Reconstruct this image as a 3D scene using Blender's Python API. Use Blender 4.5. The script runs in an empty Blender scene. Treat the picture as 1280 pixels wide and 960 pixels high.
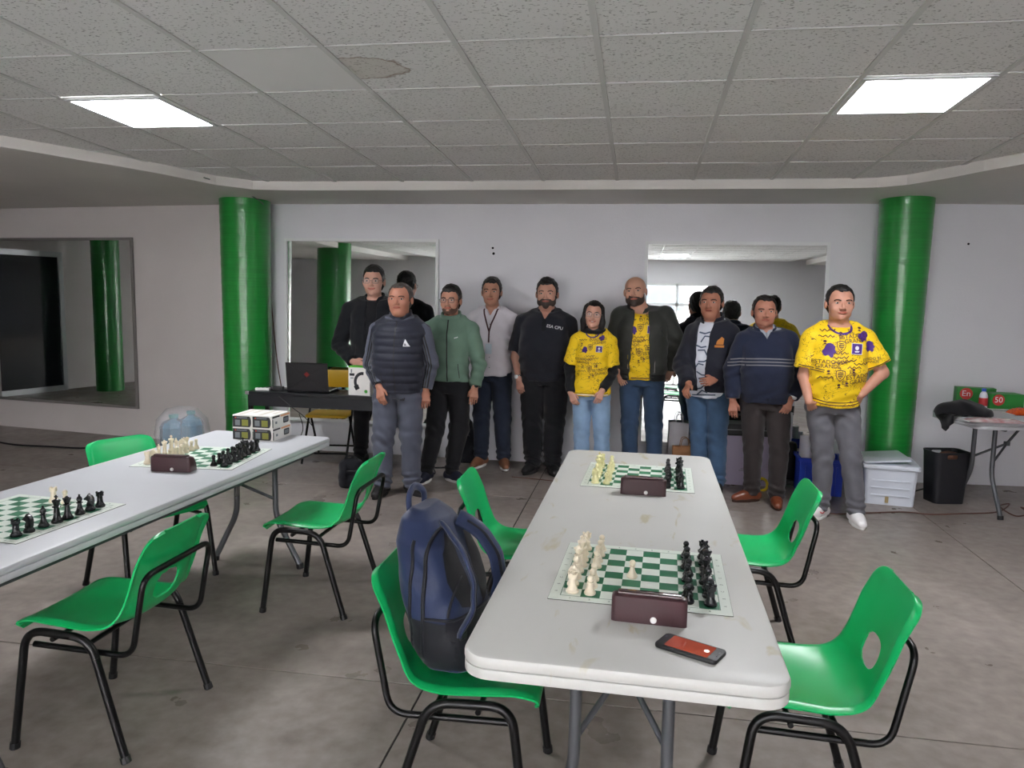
import bpy, bmesh, math, random
import numpy as np
from math import sin, cos, pi, radians, sqrt, hypot
from mathutils import Vector, Matrix
from mathutils.bvhtree import BVHTree

random.seed(7)
scene = bpy.context.scene
col = scene.collection

# ------------------------------------------------------------------ camera
FPX, YAW, PITCH, ROLL, HC = 948.0, 0.1641, 0.1147, 0.0191, 1.5915
_w = Vector((-sin(YAW) * cos(PITCH), cos(YAW) * cos(PITCH), -sin(PITCH)))
_r0 = Vector((cos(YAW), sin(YAW), 0))
_d0 = _w.cross(_r0)
_r = _r0 * cos(ROLL) - _d0 * sin(ROLL)
_d = _r0 * sin(ROLL) + _d0 * cos(ROLL)
cam_data = bpy.data.cameras.new('camera')
cam_data.sensor_width = 36.0
cam_data.lens = FPX / 1280 * 36.0
cam_data.clip_start = 0.05
cam = bpy.data.objects.new('camera', cam_data)
col.objects.link(cam)
m3 = Matrix((_r, -_d, -_w)).transposed()
cam.matrix_world = Matrix.Translation((0, 0, HC)) @ m3.to_4x4()
scene.camera = cam

# ------------------------------------------------------------------ world, exposure
SKY_STRENGTH = 9.5
LAMP_STRENGTH = 25.0
world = bpy.data.worlds.new('overcast_sky')
scene.world = world
world.use_nodes = True
_bg = world.node_tree.nodes['Background']
_bg.inputs['Color'].default_value = (0.90, 0.94, 1.0, 1)
_bg.inputs['Strength'].default_value = SKY_STRENGTH
scene.view_settings.view_transform = 'Standard'
scene.view_settings.look = 'None'
scene.view_settings.gamma = 1.0
scene.view_settings.exposure = 1.28
scene.view_settings.use_curve_mapping = False
scene.cycles.use_denoising = True
scene.cycles.max_bounces = 8
scene.cycles.diffuse_bounces = 4
scene.cycles.glossy_bounces = 4
scene.cycles.transmission_bounces = 6
scene.cycles.transparent_max_bounces = 8
scene.cycles.caustics_reflective = False
scene.cycles.caustics_refractive = False

# ------------------------------------------------------------------ pixel -> place
def ray(px, py):
    return (px - 640) * _r + (py - 480) * _d + FPX * _w
def on_z(px, py, z):
    v = ray(px, py); t = (z - HC) / v.z
    return Vector((v.x * t, v.y * t, z))
def on_y(px, py, y):
    v = ray(px, py); t = y / v.y
    return Vector((v.x * t, y, HC + v.z * t))
CEIL0, CTILT, CY0 = 2.54, 0.040, 6.3346
def ceil_z(y): return CEIL0 + CTILT * (CY0 - y)
def on_ceiling(px, py, dz=0.0):
    v = ray(px, py); t = (CEIL0 + dz + CTILT * CY0 - HC) / (v.z + CTILT * v.y)
    return Vector((v.x * t, v.y * t, HC + v.z * t))

# ------------------------------------------------------------------ materials
def lin(c):
    return tuple(((x / 255) / 12.92 if x / 255 <= 0.04045 else ((x / 255 + 0.055) / 1.055) ** 2.4) for x in c)
_mats = {}
def mat(name, rgb, rough=0.6, metal=0.0, spec=0.5, noise=None, bump=None, emit=None, trans=0.0, alpha=1.0, coat=0.0, sheen=0.0):
    """plain principled; noise=(scale, amount) varies the value; bump=(scale, strength, stretch)"""
    if name in _mats: return _mats[name]
    m = bpy.data.materials.new(name); m.use_nodes = True
    nt = m.node_tree; b = nt.nodes['Principled BSDF']
    c = lin(rgb)
    b.inputs['Base Color'].default_value = (*c, 1)
    b.inputs['Roughness'].default_value = rough
    b.inputs['Metallic'].default_value = metal
    b.inputs['Specular IOR Level'].default_value = spec
    b.inputs['Transmission Weight'].default_value = trans
    b.inputs['Alpha'].default_value = alpha
    b.inputs['Coat Weight'].default_value = coat
    b.inputs['Sheen Weight'].default_value = sheen
    if emit:
        b.inputs['Emission Color'].default_value = (*lin(emit[0]), 1)
        b.inputs['Emission Strength'].default_value = emit[1]
    if noise or bump:
        tc = nt.nodes.new('ShaderNodeTexCoord')
    if noise:
        n = nt.nodes.new('ShaderNodeTexNoise'); n.inputs['Scale'].default_value = noise[0]
        n.inputs['Detail'].default_value = 5
        nt.links.new(tc.outputs['Object'], n.inputs['Vector'])
        mr = nt.nodes.new('ShaderNodeMapRange')
        mr.inputs['To Min'].default_value = 1 - noise[1]; mr.inputs['To Max'].default_value = 1 + noise[1]
        mr.inputs['From Min'].default_value = 0.3; mr.inputs['From Max'].default_value = 0.7
        nt.links.new(n.outputs['Fac'], mr.inputs['Value'])
        mx = nt.nodes.new('ShaderNodeVectorMath'); mx.operation = 'SCALE'
        mx.inputs[0].default_value = c
        nt.links.new(mr.outputs['Result'], mx.inputs['Scale'])
        nt.links.new(mx.outputs['Vector'], b.inputs['Base Color'])
    if bump:
        n2 = nt.nodes.new('ShaderNodeTexNoise'); n2.inputs['Scale'].default_value = bump[0]
        n2.inputs['Detail'].default_value = 6
        mp = nt.nodes.new('ShaderNodeMapping')
        if len(bump) > 2: mp.inputs['Scale'].default_value = bump[2]
        nt.links.new(tc.outputs['Object'], mp.inputs['Vector']); nt.links.new(mp.outputs['Vector'], n2.inputs['Vector'])
        bp = nt.nodes.new('ShaderNodeBump'); bp.inputs['Strength'].default_value = bump[1]; bp.inputs['Distance'].default_value = 0.01
        nt.links.new(n2.outputs['Fac'], bp.inputs['Height']); nt.links.new(bp.outputs['Normal'], b.inputs['Normal'])
    _mats[name] = m
    return m
def bsdf(m): return m.node_tree.nodes['Principled BSDF']
def N(m, kind, **kw):
    n = m.node_tree.nodes.new(kind)
    for k, v in kw.items():
        if hasattr(n, k): setattr(n, k, v)
    return n
def L(m, a, b): m.node_tree.links.new(a, b)
def math_node(m, op, a, b=None):
    n = N(m, 'ShaderNodeMath', operation=op)
    for i, v in enumerate((a, b)):
        if v is None: continue
        if isinstance(v, (int, float)): n.inputs[i].default_value = v
        else: L(m, v, n.inputs[i])
    return n.outputs[0]
def mix_col(m, fac, a, b):
    n = N(m, 'ShaderNodeMix', data_type='RGBA')
    if isinstance(fac, (int, float)): n.inputs['Factor'].default_value = fac
    else: L(m, fac, n.inputs['Factor'])
    for s, v in ((n.inputs[6], a), (n.inputs[7], b)):
        if isinstance(v, tuple): s.default_value = (*v[:3], 1)
        else: L(m, v, s)
    return n.outputs[2]

# ------------------------------------------------------------------ mesh helpers
class MB:
    def __init__(s): s.v = []; s.f = []; s.mi = []
    def add(s, vs, fs, mi=0):
        o = len(s.v); s.v += [tuple(v) for v in vs]
        s.f += [tuple(i + o for i in f) for f in fs]; s.mi += [mi] * len(fs)
        return s
    def box(s, c, size, rz=0.0, mi=0, M=None):
        x, y, z = (q / 2 for q in size)
        vs = [Vector((a * x, b * y, d * z)) for d in (-1, 1) for a, b in ((-1, -1), (1, -1), (1, 1), (-1, 1))]
        R = Matrix.Rotation(rz, 3, 'Z') if M is None else M
        vs = [R @ v + Vector(c) for v in vs]
        return s.add(vs, [(3, 2, 1, 0), (4, 5, 6, 7), (0, 1, 5, 4), (1, 2, 6, 5), (2, 3, 7, 6), (3, 0, 4, 7)], mi)
    def prism(s, poly, z0, z1, mi=0, axis='Z', bevel=0.0):
        n = len(poly)
        def P(a, b, h):
            return {'Z': (a, b, h), 'Y': (a, h, b), 'X': (h, a, b)}[axis]
        rings = []
        if bevel > 0:
            cx = sum(p[0] for p in poly) / n; cy = sum(p[1] for p in poly) / n
            def inset(d):
                out = []
                for i in range(n):
                    p0, p1, p2 = Vector(poly[i - 1]), Vector(poly[i]), Vector(poly[(i + 1) % n])
                    e1 = (p1 - p0).normalized(); e2 = (p2 - p1).normalized()
                    n1 = Vector((-e1.y, e1.x)); n2 = Vector((-e2.y, e2.x))
                    b = n1 + n2
                    if b.length < 1e-6: b = n1
                    b.normalize(); k = d / max(0.3, b.dot(n1))
                    out.append(p1 + b * k)
                return out
            steps = [(bevel, z0), (bevel * .3, z0 + bevel * .3), (0, z0 + bevel), (0, z1 - bevel), (bevel * .3, z1 - bevel * .3), (bevel, z1)]
            for d, h in steps: rings.append([P(p[0], p[1], h) for p in inset(d)])
        else:
            rings = [[P(p[0], p[1], h) for p in poly] for h in (z0, z1)]
        vs = [v for r in rings for v in r]; fs = []
        for k in range(len(rings) - 1):
            for i in range(n):
                j = (i + 1) % n
                fs.append((k * n + i, k * n + j, (k + 1) * n + j, (k + 1) * n + i))
        fs.append(tuple(range(n - 1, -1, -1))); fs.append(tuple((len(rings) - 1) * n + i for i in range(n)))
        return s.add(vs, fs, mi)
    def rbox(s, c, size, bev=0.01, rz=0.0, mi=0, r=None):
        """box with rounded upright corners (radius r) and bevelled top and bottom"""
        x, y, z = (q / 2 for q in size); r = r or bev * 1.5
        poly = rrect(2 * x, 2 * y, r)
        R = Matrix.Rotation(rz, 2)
        poly = [R @ Vector(p) + Vector((c[0], c[1])) for p in poly]
        return s.prism(poly, c[2] - z, c[2] + z, mi, bevel=bev)
    def tube(s, path, r, n=10, mi=0, caps=True, closed=False, flat=1.0, up=None):
        P = [Vector(p) for p in path]; k = len(P)
        rr = r if isinstance(r, (list, tuple)) else [r] * k
        T = []
        for i in range(k):
            a = P[i - 1] if (i > 0 or closed) else P[i]; b = P[(i + 1) % k] if (i < k - 1 or closed) else P[i]
            t = (b - a); T.append(t.normalized() if t.length > 1e-9 else Vector((0, 0, 1)))
        u = Vector(up) if up else (Vector((0, 0, 1)) if abs(T[0].z) < .9 else Vector((1, 0, 0)))
        vs = []
        for i in range(k):
            u = (u - T[i] * u.dot(T[i])).normalized(); w = T[i].cross(u)
            for j in range(n):
                a = 2 * pi * j / n
                vs.append(P[i] + (w * cos(a) + u * sin(a) * flat) * rr[i])
        fs = []
        for i in range(k if closed else k - 1):
            for j in range(n):
                a, b = i * n, ((i + 1) % k) * n; q = (j + 1) % n
                fs.append((a + j, a + q, b + q, b + j))
        if caps and not closed:
            fs.append(tuple(range(n - 1, -1, -1))); fs.append(tuple((k - 1) * n + j for j in range(n)))
        return s.add(vs, fs, mi)
    def lathe(s, prof, n=16, mi=0, c=(0, 0, 0)):
        vs = []; k = len(prof)
        for r, z in prof:
            for j in range(n):
                a = 2 * pi * j / n; vs.append((c[0] + r * cos(a), c[1] + r * sin(a), c[2] + z))
        fs = []
        for i in range(k - 1):
            for j in range(n):
                q = (j + 1) % n; fs.append((i * n + j, i * n + q, (i + 1) * n + q, (i + 1) * n + j))
        fs.append(tuple(range(n - 1, -1, -1))); fs.append(tuple((k - 1) * n + j for j in range(n)))
        return s.add(vs, fs, mi)
    def ball(s, c, r, n=12, m=8, mi=0, M=None):
        rx, ry, rz = (r, r, r) if isinstance(r, (int, float)) else r
        vs = []
        for i in range(m + 1):
            p = pi * i / m
            for j in range(n):
                a = 2 * pi * j / n
                q = Vector((rx * sin(p) * cos(a), ry * sin(p) * sin(a), -rz * cos(p)))
                if M: q = M @ q
                vs.append(q + Vector(c))
        fs = [(i * n + j, i * n + (j + 1) % n, (i + 1) * n + (j + 1) % n, (i + 1) * n + j) for i in range(m) for j in range(n)]
        return s.add(vs, fs, mi)
    def mesh(s, name, mats, smooth=False, angle=35):
        me = bpy.data.meshes.new(name)
        me.from_pydata(s.v, [], s.f)
        ms = mats if isinstance(mats, (list, tuple)) else [mats]
        for m in ms: me.materials.append(m)
        if len(ms) > 1: me.polygons.foreach_set('material_index', s.mi)
        finish(me, smooth, angle)
        return me
    def build(s, name, mats, parent=None, smooth=False, loc=None, rot=None, angle=35):
        return link(name, s.mesh(name, mats, smooth, angle), parent, loc, rot)
def finish(me, smooth, angle=35):
    me.validate(); me.update()
    if smooth:
        me.polygons.foreach_set('use_smooth', [True] * len(me.polygons))
        if angle: me.set_sharp_from_angle(angle=radians(angle))
    me.update()
def link(name, me, parent=None, loc=None, rot=None):
    o = bpy.data.objects.new(name, me); col.objects.link(o)
    if parent: o.parent = parent
    if loc is not None: o.location = loc
    if rot is not None: o.rotation_euler = rot
    return o
def rrect(w, h, r, n=5):
    pts = []
    for cx, cy, a0 in ((w / 2 - r, h / 2 - r, 0), (-w / 2 + r, h / 2 - r, pi / 2), (-w / 2 + r, -h / 2 + r, pi), (w / 2 - r, -h / 2 + r, 1.5 * pi)):
        for k in range(n + 1):
            a = a0 + pi / 2 * k / n; pts.append((cx + r * cos(a), cy + r * sin(a)))
    return pts
def fillet(pts, r, n=6):
    P = [Vector(p) for p in pts]; out = [P[0]]
    for i in range(1, len(P) - 1):
        a, b, c = P[i - 1], P[i], P[i + 1]
        d1 = (a - b); d2 = (c - b); q = min(r, d1.length * .49, d2.length * .49)
        s, e = b + d1.normalized() * q, b + d2.normalized() * q
        for k in range(n + 1):
            t = k / n; out.append(s * (1 - t) ** 2 + b * 2 * t * (1 - t) + e * t * t)
    out.append(P[-1]); return out
def spline(pts, n=8):
    P = [Vector(p) for p in pts]; out = []
    for i in range(len(P) - 1):
        p0, p1, p2, p3 = P[max(i - 1, 0)], P[i], P[i + 1], P[min(i + 2, len(P) - 1)]
        for k in range(n):
            t = k / n
            out.append(.5 * ((2 * p1) + (p2 - p0) * t + (2 * p0 - 5 * p1 + 4 * p2 - p3) * t * t + (3 * p1 - p0 - 3 * p2 + p3) * t ** 3))
    out.append(P[-1]); return out
def tag(o, label=None, cat=None, group=None, kind=None):
    if label: o['label'] = label
    if cat: o['category'] = cat
    if group: o['group'] = group
    if kind: o['kind'] = kind
    return o
def thing(name, label, cat, loc=(0, 0, 0), rotz=0.0, group=None):
    o = bpy.data.objects.new(name, None); col.objects.link(o)
    o.location = loc; o.rotation_euler = (0, 0, rotz); o.empty_display_size = .1
    return tag(o, label, cat, group)
def struct(o): o['kind'] = 'structure'; return o
def copy_tree(o, parent=None):
    c = o.copy(); col.objects.link(c)
    if parent is not None: c.parent = parent
    for ch in o.children: copy_tree(ch, c)
    return c
_textcache = {}
def text_mesh(body, size):
    """flat lettering as (verts2d, faces), centred, lying in x/z"""
    key = (body, size)
    if key in _textcache: return _textcache[key]
    cu = bpy.data.curves.new('t', 'FONT'); cu.body = body; cu.size = size; cu.align_x = 'CENTER'; cu.align_y = 'CENTER'; cu.resolution_u = 3
    o = bpy.data.objects.new('t', cu); col.objects.link(o)
    dg = bpy.context.evaluated_depsgraph_get(); ev = o.evaluated_get(dg); me = ev.to_mesh()
    vs = [(v.co.x, v.co.y) for v in me.vertices]; fs = [tuple(p.vertices) for p in me.polygons]
    ev.to_mesh_clear(); bpy.data.objects.remove(o); bpy.data.curves.remove(cu)
    _textcache[key] = (vs, fs)
    return vs, fs

# ------------------------------------------------------------------ room materials
def wall_material(name, rgb, seed=0.0, dirt=0.10):
    m = mat(name, rgb, rough=.75, spec=.3)
    b = bsdf(m); tc = N(m, 'ShaderNodeTexCoord')
    n = N(m, 'ShaderNodeTexNoise'); n.inputs['Scale'].default_value = 0.9; n.inputs['Detail'].default_value = 6
    n2 = N(m, 'ShaderNodeTexNoise'); n2.inputs['Scale'].default_value = 60; n2.inputs['Detail'].default_value = 4
    L(m, tc.outputs['Object'], n.inputs['Vector']); L(m, tc.outputs['Object'], n2.inputs['Vector'])
    mr = N(m, 'ShaderNodeMapRange'); mr.inputs['From Min'].default_value = .35; mr.inputs['From Max'].default_value = .75
    L(m, n.outputs['Fac'], mr.inputs['Value'])
    c = lin(rgb); L(m, mix_col(m, mr.outputs['Result'], c, tuple(x * (1 - dirt) for x in c)), b.inputs['Base Color'])
    bp = N(m, 'ShaderNodeBump'); bp.inputs['Strength'].default_value = .12; bp.inputs['Distance'].default_value = .01
    L(m, n2.outputs['Fac'], bp.inputs['Height']); L(m, bp.outputs['Normal'], b.inputs['Normal'])
    return m
M_wall = wall_material('white_plaster', (226, 226, 231))
M_wall_l = wall_material('warm_white_plaster', (214, 208, 206))  # a little darker and warmer than the other walls
M_beam = wall_material('cream_plaster', (224, 221, 216))

def concrete():
    m = mat('polished_concrete', (132, 122, 114), rough=.38, spec=.45)
    b = bsdf(m); tc = N(m, 'ShaderNodeNewGeometry')
    n = N(m, 'ShaderNodeTexNoise'); n.inputs['Scale'].default_value = .8; n.inputs['Detail'].default_value = 9; n.inputs['Roughness'].default_value = .62
    n2 = N(m, 'ShaderNodeTexNoise'); n2.inputs['Scale'].default_value = 14; n2.inputs['Detail'].default_value = 8
    n3 = N(m, 'ShaderNodeTexNoise'); n3.inputs['Scale'].default_value = 3.2; n3.inputs['Detail'].default_value = 5
    for q in (n, n2, n3): L(m, tc.outputs['Position'], q.inputs['Vector'])
    f = math_node(m, 'ADD', math_node(m, 'MULTIPLY', n.outputs['Fac'], .6), math_node(m, 'MULTIPLY', n2.outputs['Fac'], .4))
    mr = N(m, 'ShaderNodeMapRange'); mr.inputs['From Min'].default_value = .36; mr.inputs['From Max'].default_value = .66
    L(m, f, mr.inputs['Value'])
    L(m, mix_col(m, mr.outputs['Result'], lin((114, 105, 99)), lin((157, 147, 140))), b.inputs['Base Color'])
    r = N(m, 'ShaderNodeMapRange'); r.inputs['From Min'].default_value = .3; r.inputs['From Max'].default_value = .7
    r.inputs['To Min'].default_value = .26; r.inputs['To Max'].default_value = .5
    L(m, n3.outputs['Fac'], r.inputs['Value']); L(m, r.outputs['Result'], b.inputs['Roughness'])
    bp = N(m, 'ShaderNodeBump'); bp.inputs['Strength'].default_value = .06; bp.inputs['Distance'].default_value = .01
    L(m, n2.outputs['Fac'], bp.inputs['Height']); L(m, bp.outputs['Normal'], b.inputs['Normal'])
    return m
M_floor = concrete()
M_joint = mat('joint_filler', (48, 44, 41), rough=.9)

def tile_material(name, pits=True, stain=False):
    m = mat(name, (196, 195, 192), rough=.9, spec=.2)
    b = bsdf(m); tc = N(m, 'ShaderNodeTexCoord'); g = N(m, 'ShaderNodeNewGeometry')
    base = lin((205, 204, 200)); c = base
    n = N(m, 'ShaderNodeTexNoise'); n.inputs['Scale'].default_value = 1.1; n.inputs['Detail'].default_value = 4
    L(m, g.outputs['Position'], n.inputs['Vector'])
    c = mix_col(m, n.outputs['Fac'], lin((224, 223, 222)), lin((236, 235, 234)))
    if pits:
        mp = N(m, 'ShaderNodeMapping'); mp.inputs['Scale'].default_value = (60, 95, 60)
        L(m, g.outputs['Position'], mp.inputs['Vector'])
        nz = N(m, 'ShaderNodeTexNoise'); nz.inputs['Scale'].default_value = 1.0; nz.inputs['Detail'].default_value = 2.5
        L(m, mp.outputs['Vector'], nz.inputs['Vector'])
        k = N(m, 'ShaderNodeMapRange'); k.inputs['From Min'].default_value = .60; k.inputs['From Max'].default_value = .66
        L(m, nz.outputs['Fac'], k.inputs['Value'])
        c = mix_col(m, math_node(m, 'MULTIPLY', k.outputs['Result'], .62), c, lin((105, 102, 98)))
        bp = N(m, 'ShaderNodeBump'); bp.inputs['Strength'].default_value = .5; bp.inputs['Distance'].default_value = .004; bp.invert = True
        L(m, k.outputs['Result'], bp.inputs['Height']); L(m, bp.outputs['Normal'], b.inputs['Normal'])
    if stain:
        nv = N(m, 'ShaderNodeTexNoise'); nv.inputs['Scale'].default_value = 9; nv.inputs['Detail'].default_value = 3
        L(m, tc.outputs['Object'], nv.inputs['Vector'])
        ln = N(m, 'ShaderNodeVectorMath', operation='LENGTH')
        mp2 = N(m, 'ShaderNodeMapping'); mp2.inputs['Location'].default_value = (.22, .02, 0); mp2.inputs['Scale'].default_value = (1.0, 1.5, 1)
        L(m, tc.outputs['Object'], mp2.inputs['Vector']); L(m, mp2.outputs['Vector'], ln.inputs[0])
        rr = math_node(m, 'ADD', ln.outputs['Value'], math_node(m, 'MULTIPLY', math_node(m, 'SUBTRACT', nv.outputs['Fac'], .5), .16))
        ring = math_node(m, 'SUBTRACT', 1.0, math_node(m, 'MULTIPLY', math_node(m, 'ABSOLUTE', math_node(m, 'SUBTRACT', rr, .21)), 75))
        ring = math_node(m, 'MAXIMUM', ring, 0.0)
        ins = N(m, 'ShaderNodeMapRange'); ins.inputs['From Min'].default_value = .21; ins.inputs['From Max'].default_value = .20
        L(m, rr, ins.inputs['Value'])
        c = mix_col(m, math_node(m, 'MULTIPLY', ins.outputs['Result'], .3), c, lin((176, 160, 138)))
        c = mix_col(m, math_node(m, 'MULTIPLY', ring, .75), c, lin((120, 86, 58)))
    L(m, c, b.inputs['Base Color'])
    return m
M_tile = tile_material('fissured_ceiling_tile')
M_tile_plain = tile_material('smooth_ceiling_tile', pits=False)
M_tile_stain = tile_material('stained_ceiling_tile', stain=True)
M_tbar = mat('ceiling_grid_metal', (208, 208, 206), rough=.5, spec=.4)
M_lamp = mat('lamp_diffuser', (255, 255, 255), rough=.5, emit=((250, 251, 255), LAMP_STRENGTH))
M_alu = mat('brushed_aluminium', (190, 192, 194), rough=.35, metal=.9)
M_aluw = mat('white_aluminium', (225, 227, 228), rough=.4)
M_glassmirror = mat('mirror_silver', (236, 240, 238), rough=.015, metal=1.0)

# ------------------------------------------------------------------ room shell
WY = 7.163
def wall_left_y(x): return 7.135 + (-3.75 - x) * 0.122
def wall_right_y(x): return WY + (x - 2.2) * 0.085
WEST, EAST, REAR = -9.6, 6.2, -4.0
def wall_box(name, p0, p1, z0, z1, th, m):
    """upright slab whose room face runs p0 -> p1 (room on the right-hand side)"""
    a, b = Vector(p0), Vector(p1); d = (b - a).normalized(); n = Vector((-d.y, d.x))
    mb = MB(); mb.prism([a, b, b + n * th, a + n * th], z0, z1)
    return struct(mb.build(name, m))
wall_box('wall_left', (WEST, wall_left_y(WEST)), (-3.75, 7.135), 0, 3.1, .15, M_wall_l)
wall_box('wall_back', (-3.75, WY), (2.2, WY), 0, 3.1, .15, M_wall)
wall_box('wall_right', (2.2, WY), (EAST, wall_right_y(EAST)), 0, 3.1, .15, M_wall)
wall_box('wall_west', (WEST, REAR), (WEST, wall_left_y(WEST)), 0, 3.1, .15, M_wall_l)
wall_box('wall_east', (EAST, wall_right_y(EAST)), (EAST, REAR), 0, 3.1, .15, M_wall)
# rear wall, with the glazed entrance behind the photographer
DX0, DX1, DTOP = -4.4, 1.75, 2.42  # west bays are added beyond the mirrored doorway, to let in more daylight
wm = MB()
for x0, x1, z0, z1 in ((WEST, DX0, 0, 3.1), (DX1, EAST, 0, 3.1), (DX0, DX1, DTOP, 3.1)):
    wm.box(((x0 + x1) / 2, REAR - .075, (z0 + z1) / 2), (x1 - x0, .15, z1 - z0))
struct(wm.build('wall_rear', M_wall))

# floor: joint bed with cast slabs on it
fl = struct(MB().box((-1.7, 2.0, -.034), (16.2, 12.6, .06)).build('floor', M_joint))
xs_ = [WEST - .1, -6.81, -3.81, -.81, 2.19, 5.19, EAST + .1]; ys_ = [REAR - .15, -3.15, -.15, 2.85, 5.85, 8.2]
for i in range(len(xs_) - 1):
    for j in range(len(ys_) - 1):
        w, h = xs_[i + 1] - xs_[i] - .007, ys_[j + 1] - ys_[j] - .007
        MB().prism(rrect(w, h, .004, 1), -.006, 0, bevel=.0015).build('slab', M_floor, fl, loc=((xs_[i] + xs_[i + 1]) / 2, (ys_[j] + ys_[j + 1]) / 2, 0))

# ceiling: deck, hung tiles, grid bars
TX, TY, CX0 = 0.60, 0.61, -0.2185
CROT = -math.atan(CTILT)
dk = MB(); zc = lambda y: ceil_z(y) + .035
dk.add([(WEST - .1, 8.1, zc(8.1)), (EAST + .1, 8.1, zc(8.1)), (EAST + .1, REAR - .1, zc(REAR)), (WEST - .1, REAR - .1, zc(REAR)),
        (WEST - .1, 8.1, 3.3), (EAST + .1, 8.1, 3.3), (EAST + .1, REAR - .1, 3.3), (WEST - .1, REAR - .1, 3.3)],
       [(0, 1, 2, 3), (7, 6, 5, 4), (0, 4, 5, 1), (1, 5, 6, 2), (2, 6, 7, 3), (3, 7, 4, 0)])
M_deck = mat('ceiling_deck', (190, 189, 186), rough=.9)
ce = struct(dk.build('ceiling', M_deck))
tile_me = MB().prism(rrect(TX - .012, TY - .012, .003, 1), 0, .014, bevel=.003).mesh('ceiling_tile', M_tile)
tile_pl = MB().prism(rrect(TX - .012, TY - .012, .003, 1), 0, .014, bevel=.003).mesh('ceiling_tile', M_tile_plain)
tile_st = MB().prism(rrect(TX - .012, TY - .012, .003, 1), 0, .014, bevel=.003).mesh('ceiling_tile', M_tile_stain)
lamp_cells = {(-5, 3): 'left', (2, 3): 'right', (1, 13): 'r'}   # the third shows in the entrance mirror
NROW = 17
for j in range(NROW):
    yc = CY0 - TY * (j + .5)
    for i in range(-8, 6):
        if (i, j) in lamp_cells: continue
        xc = CX0 + TX * (i + .5)
        if xc < -5.1 or xc > 3.6: continue
        me = tile_me
        if (i, j) == (-3, 4): me = tile_pl
        if (i, j) == (-2, 4): me = tile_st
        t = link('ceiling_tile', me, ce, (xc, yc, ceil_z(yc) + .004 + random.uniform(0, .002)), (CROT + random.uniform(-.003, .003), random.uniform(-.003, .003), 0))
ylen = TY * NROW + .1; ymid = CY0 - ylen / 2 + .05
run_me = MB().box((0, 0, 0), (.026, ylen / cos(CROT), .006)).mesh('main_runner', M_tbar)
for i in range(-8, 7):
    link('main_runner', run_me, ce, (CX0 + TX * i, ymid, ceil_z(ymid) + .001), (CROT, 0, 0))
tee_me = MB().box((0, 0, 0), (TX * 14, .011, .004)).mesh('cross_tee', M_tbar)
for j in range(NROW + 1):
    y = CY0 - TY * j
    link('cross_tee', tee_me, ce, (CX0 - TX, y, ceil_z(y) + .0025), (CROT, 0, 0))

# ceiling lamps
lab = {'left': 'square white ceiling light panel over the table with stacked boxes', 'right': 'square white ceiling light panel above the table with the phone',
       'r': 'square ceiling light panel by the glazed entrance, seen in the wall mirror'}
for (i, j), k in lamp_cells.items():
    xc, yc = CX0 + TX * (i + .5), CY0 - TY * (j + .5)
    t = thing('ceiling_light_offscreen' if k == 'r' else 'ceiling_light', lab[k], 'ceiling light', (xc, yc, ceil_z(yc) - .001), 0, 'recessed ceiling light panels')
    t.rotation_euler = (CROT, 0, 0)
    f = MB(); a, b2 = TX / 2 - .008, TY / 2 - .008
    for cx, cy, sx, sy in ((0, b2 - .012, 2 * a, .024), (0, -b2 + .012, 2 * a, .024), (a - .012, 0, .024, 2 * b2), (-a + .012, 0, .024, 2 * b2)):
        f.box((cx, cy, .004), (sx, sy, .022))
    f.build('frame', M_aluw, t)
    MB().box((0, 0, .008), (2 * a - .046, 2 * b2 - .046, .006)).build('diffuser', M_lamp, t)

# curved ring beam with its fascia
inner_px = [(0, 183), (60, 193), (100, 200), (150, 208), (200, 217), (240, 225), (270, 231)]
inner = [(-5.7, REAR), (-5.7, 0.0), (-5.45, 2.0), (-4.95, 3.4)] + [tuple(on_ceiling(*q, -.07).xy) for q in inner_px]
inner += [(-3.35, 6.27), (-3.0, CY0 - .02), (-1.5, CY0), (0.0, CY0), (1.4, CY0), (1.75, 6.30)]
inner += [(1.93, 6.20), (2.11, 5.97), (2.26, 5.71), (2.41, 5.5), (2.9, 4.6), (3.4, 3.2), (3.7, 1.5), (3.7, REAR)]
def outer_of(p):
    x, y = p
    if y < 4.5: return (WEST if x < 0 else EAST, y)
    return None
mb = MB(); n = len(inner); vs = []
outer = []
for k, (x, y) in enumerate(inner):
    t = k / (n - 1)
    if x < -3.4: 
        f = min(1, max(0, (y - 2.0) / 4.1)); ox = WEST + (x - .2 - WEST) * f ** 2.5 if y > 2.0 else WEST; oy = y if y <= 2 else y + (wall_left_y(ox) - y) * min(1, f * 1.6)
    elif x > 1.74:
        f = min(1, max(0, (y - 1.5) / 4.7)); ox = EAST + (x + .1 - EAST) * f ** 2.5 if y > 1.5 else EAST; oy = y if y <= 1.5 else y + (wall_right_y(ox) - y) * min(1, f * 1.6)
    else: ox, oy = x, WY
    outer.append((ox, oy + .04))
for (x, y), (ox, oy) in zip(inner, outer):
    zt, zb = ceil_z(y) + .05, ceil_z(y) - .07
    vs += [(x, y, zt), (x, y, zb), (ox, oy, ceil_z(min(oy, 7.0)) - .07 + .01), (ox, oy, zt + .2)]
fs = []
for k in range(n - 1):
    a, b = 4 * k, 4 * (k + 1)
    fs += [(a, b, b + 1, a + 1), (a + 1, b + 1, b + 2, a + 2)]
mb.add(vs, fs)
beam = struct(mb.build('trim_1', M_beam))

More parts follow.
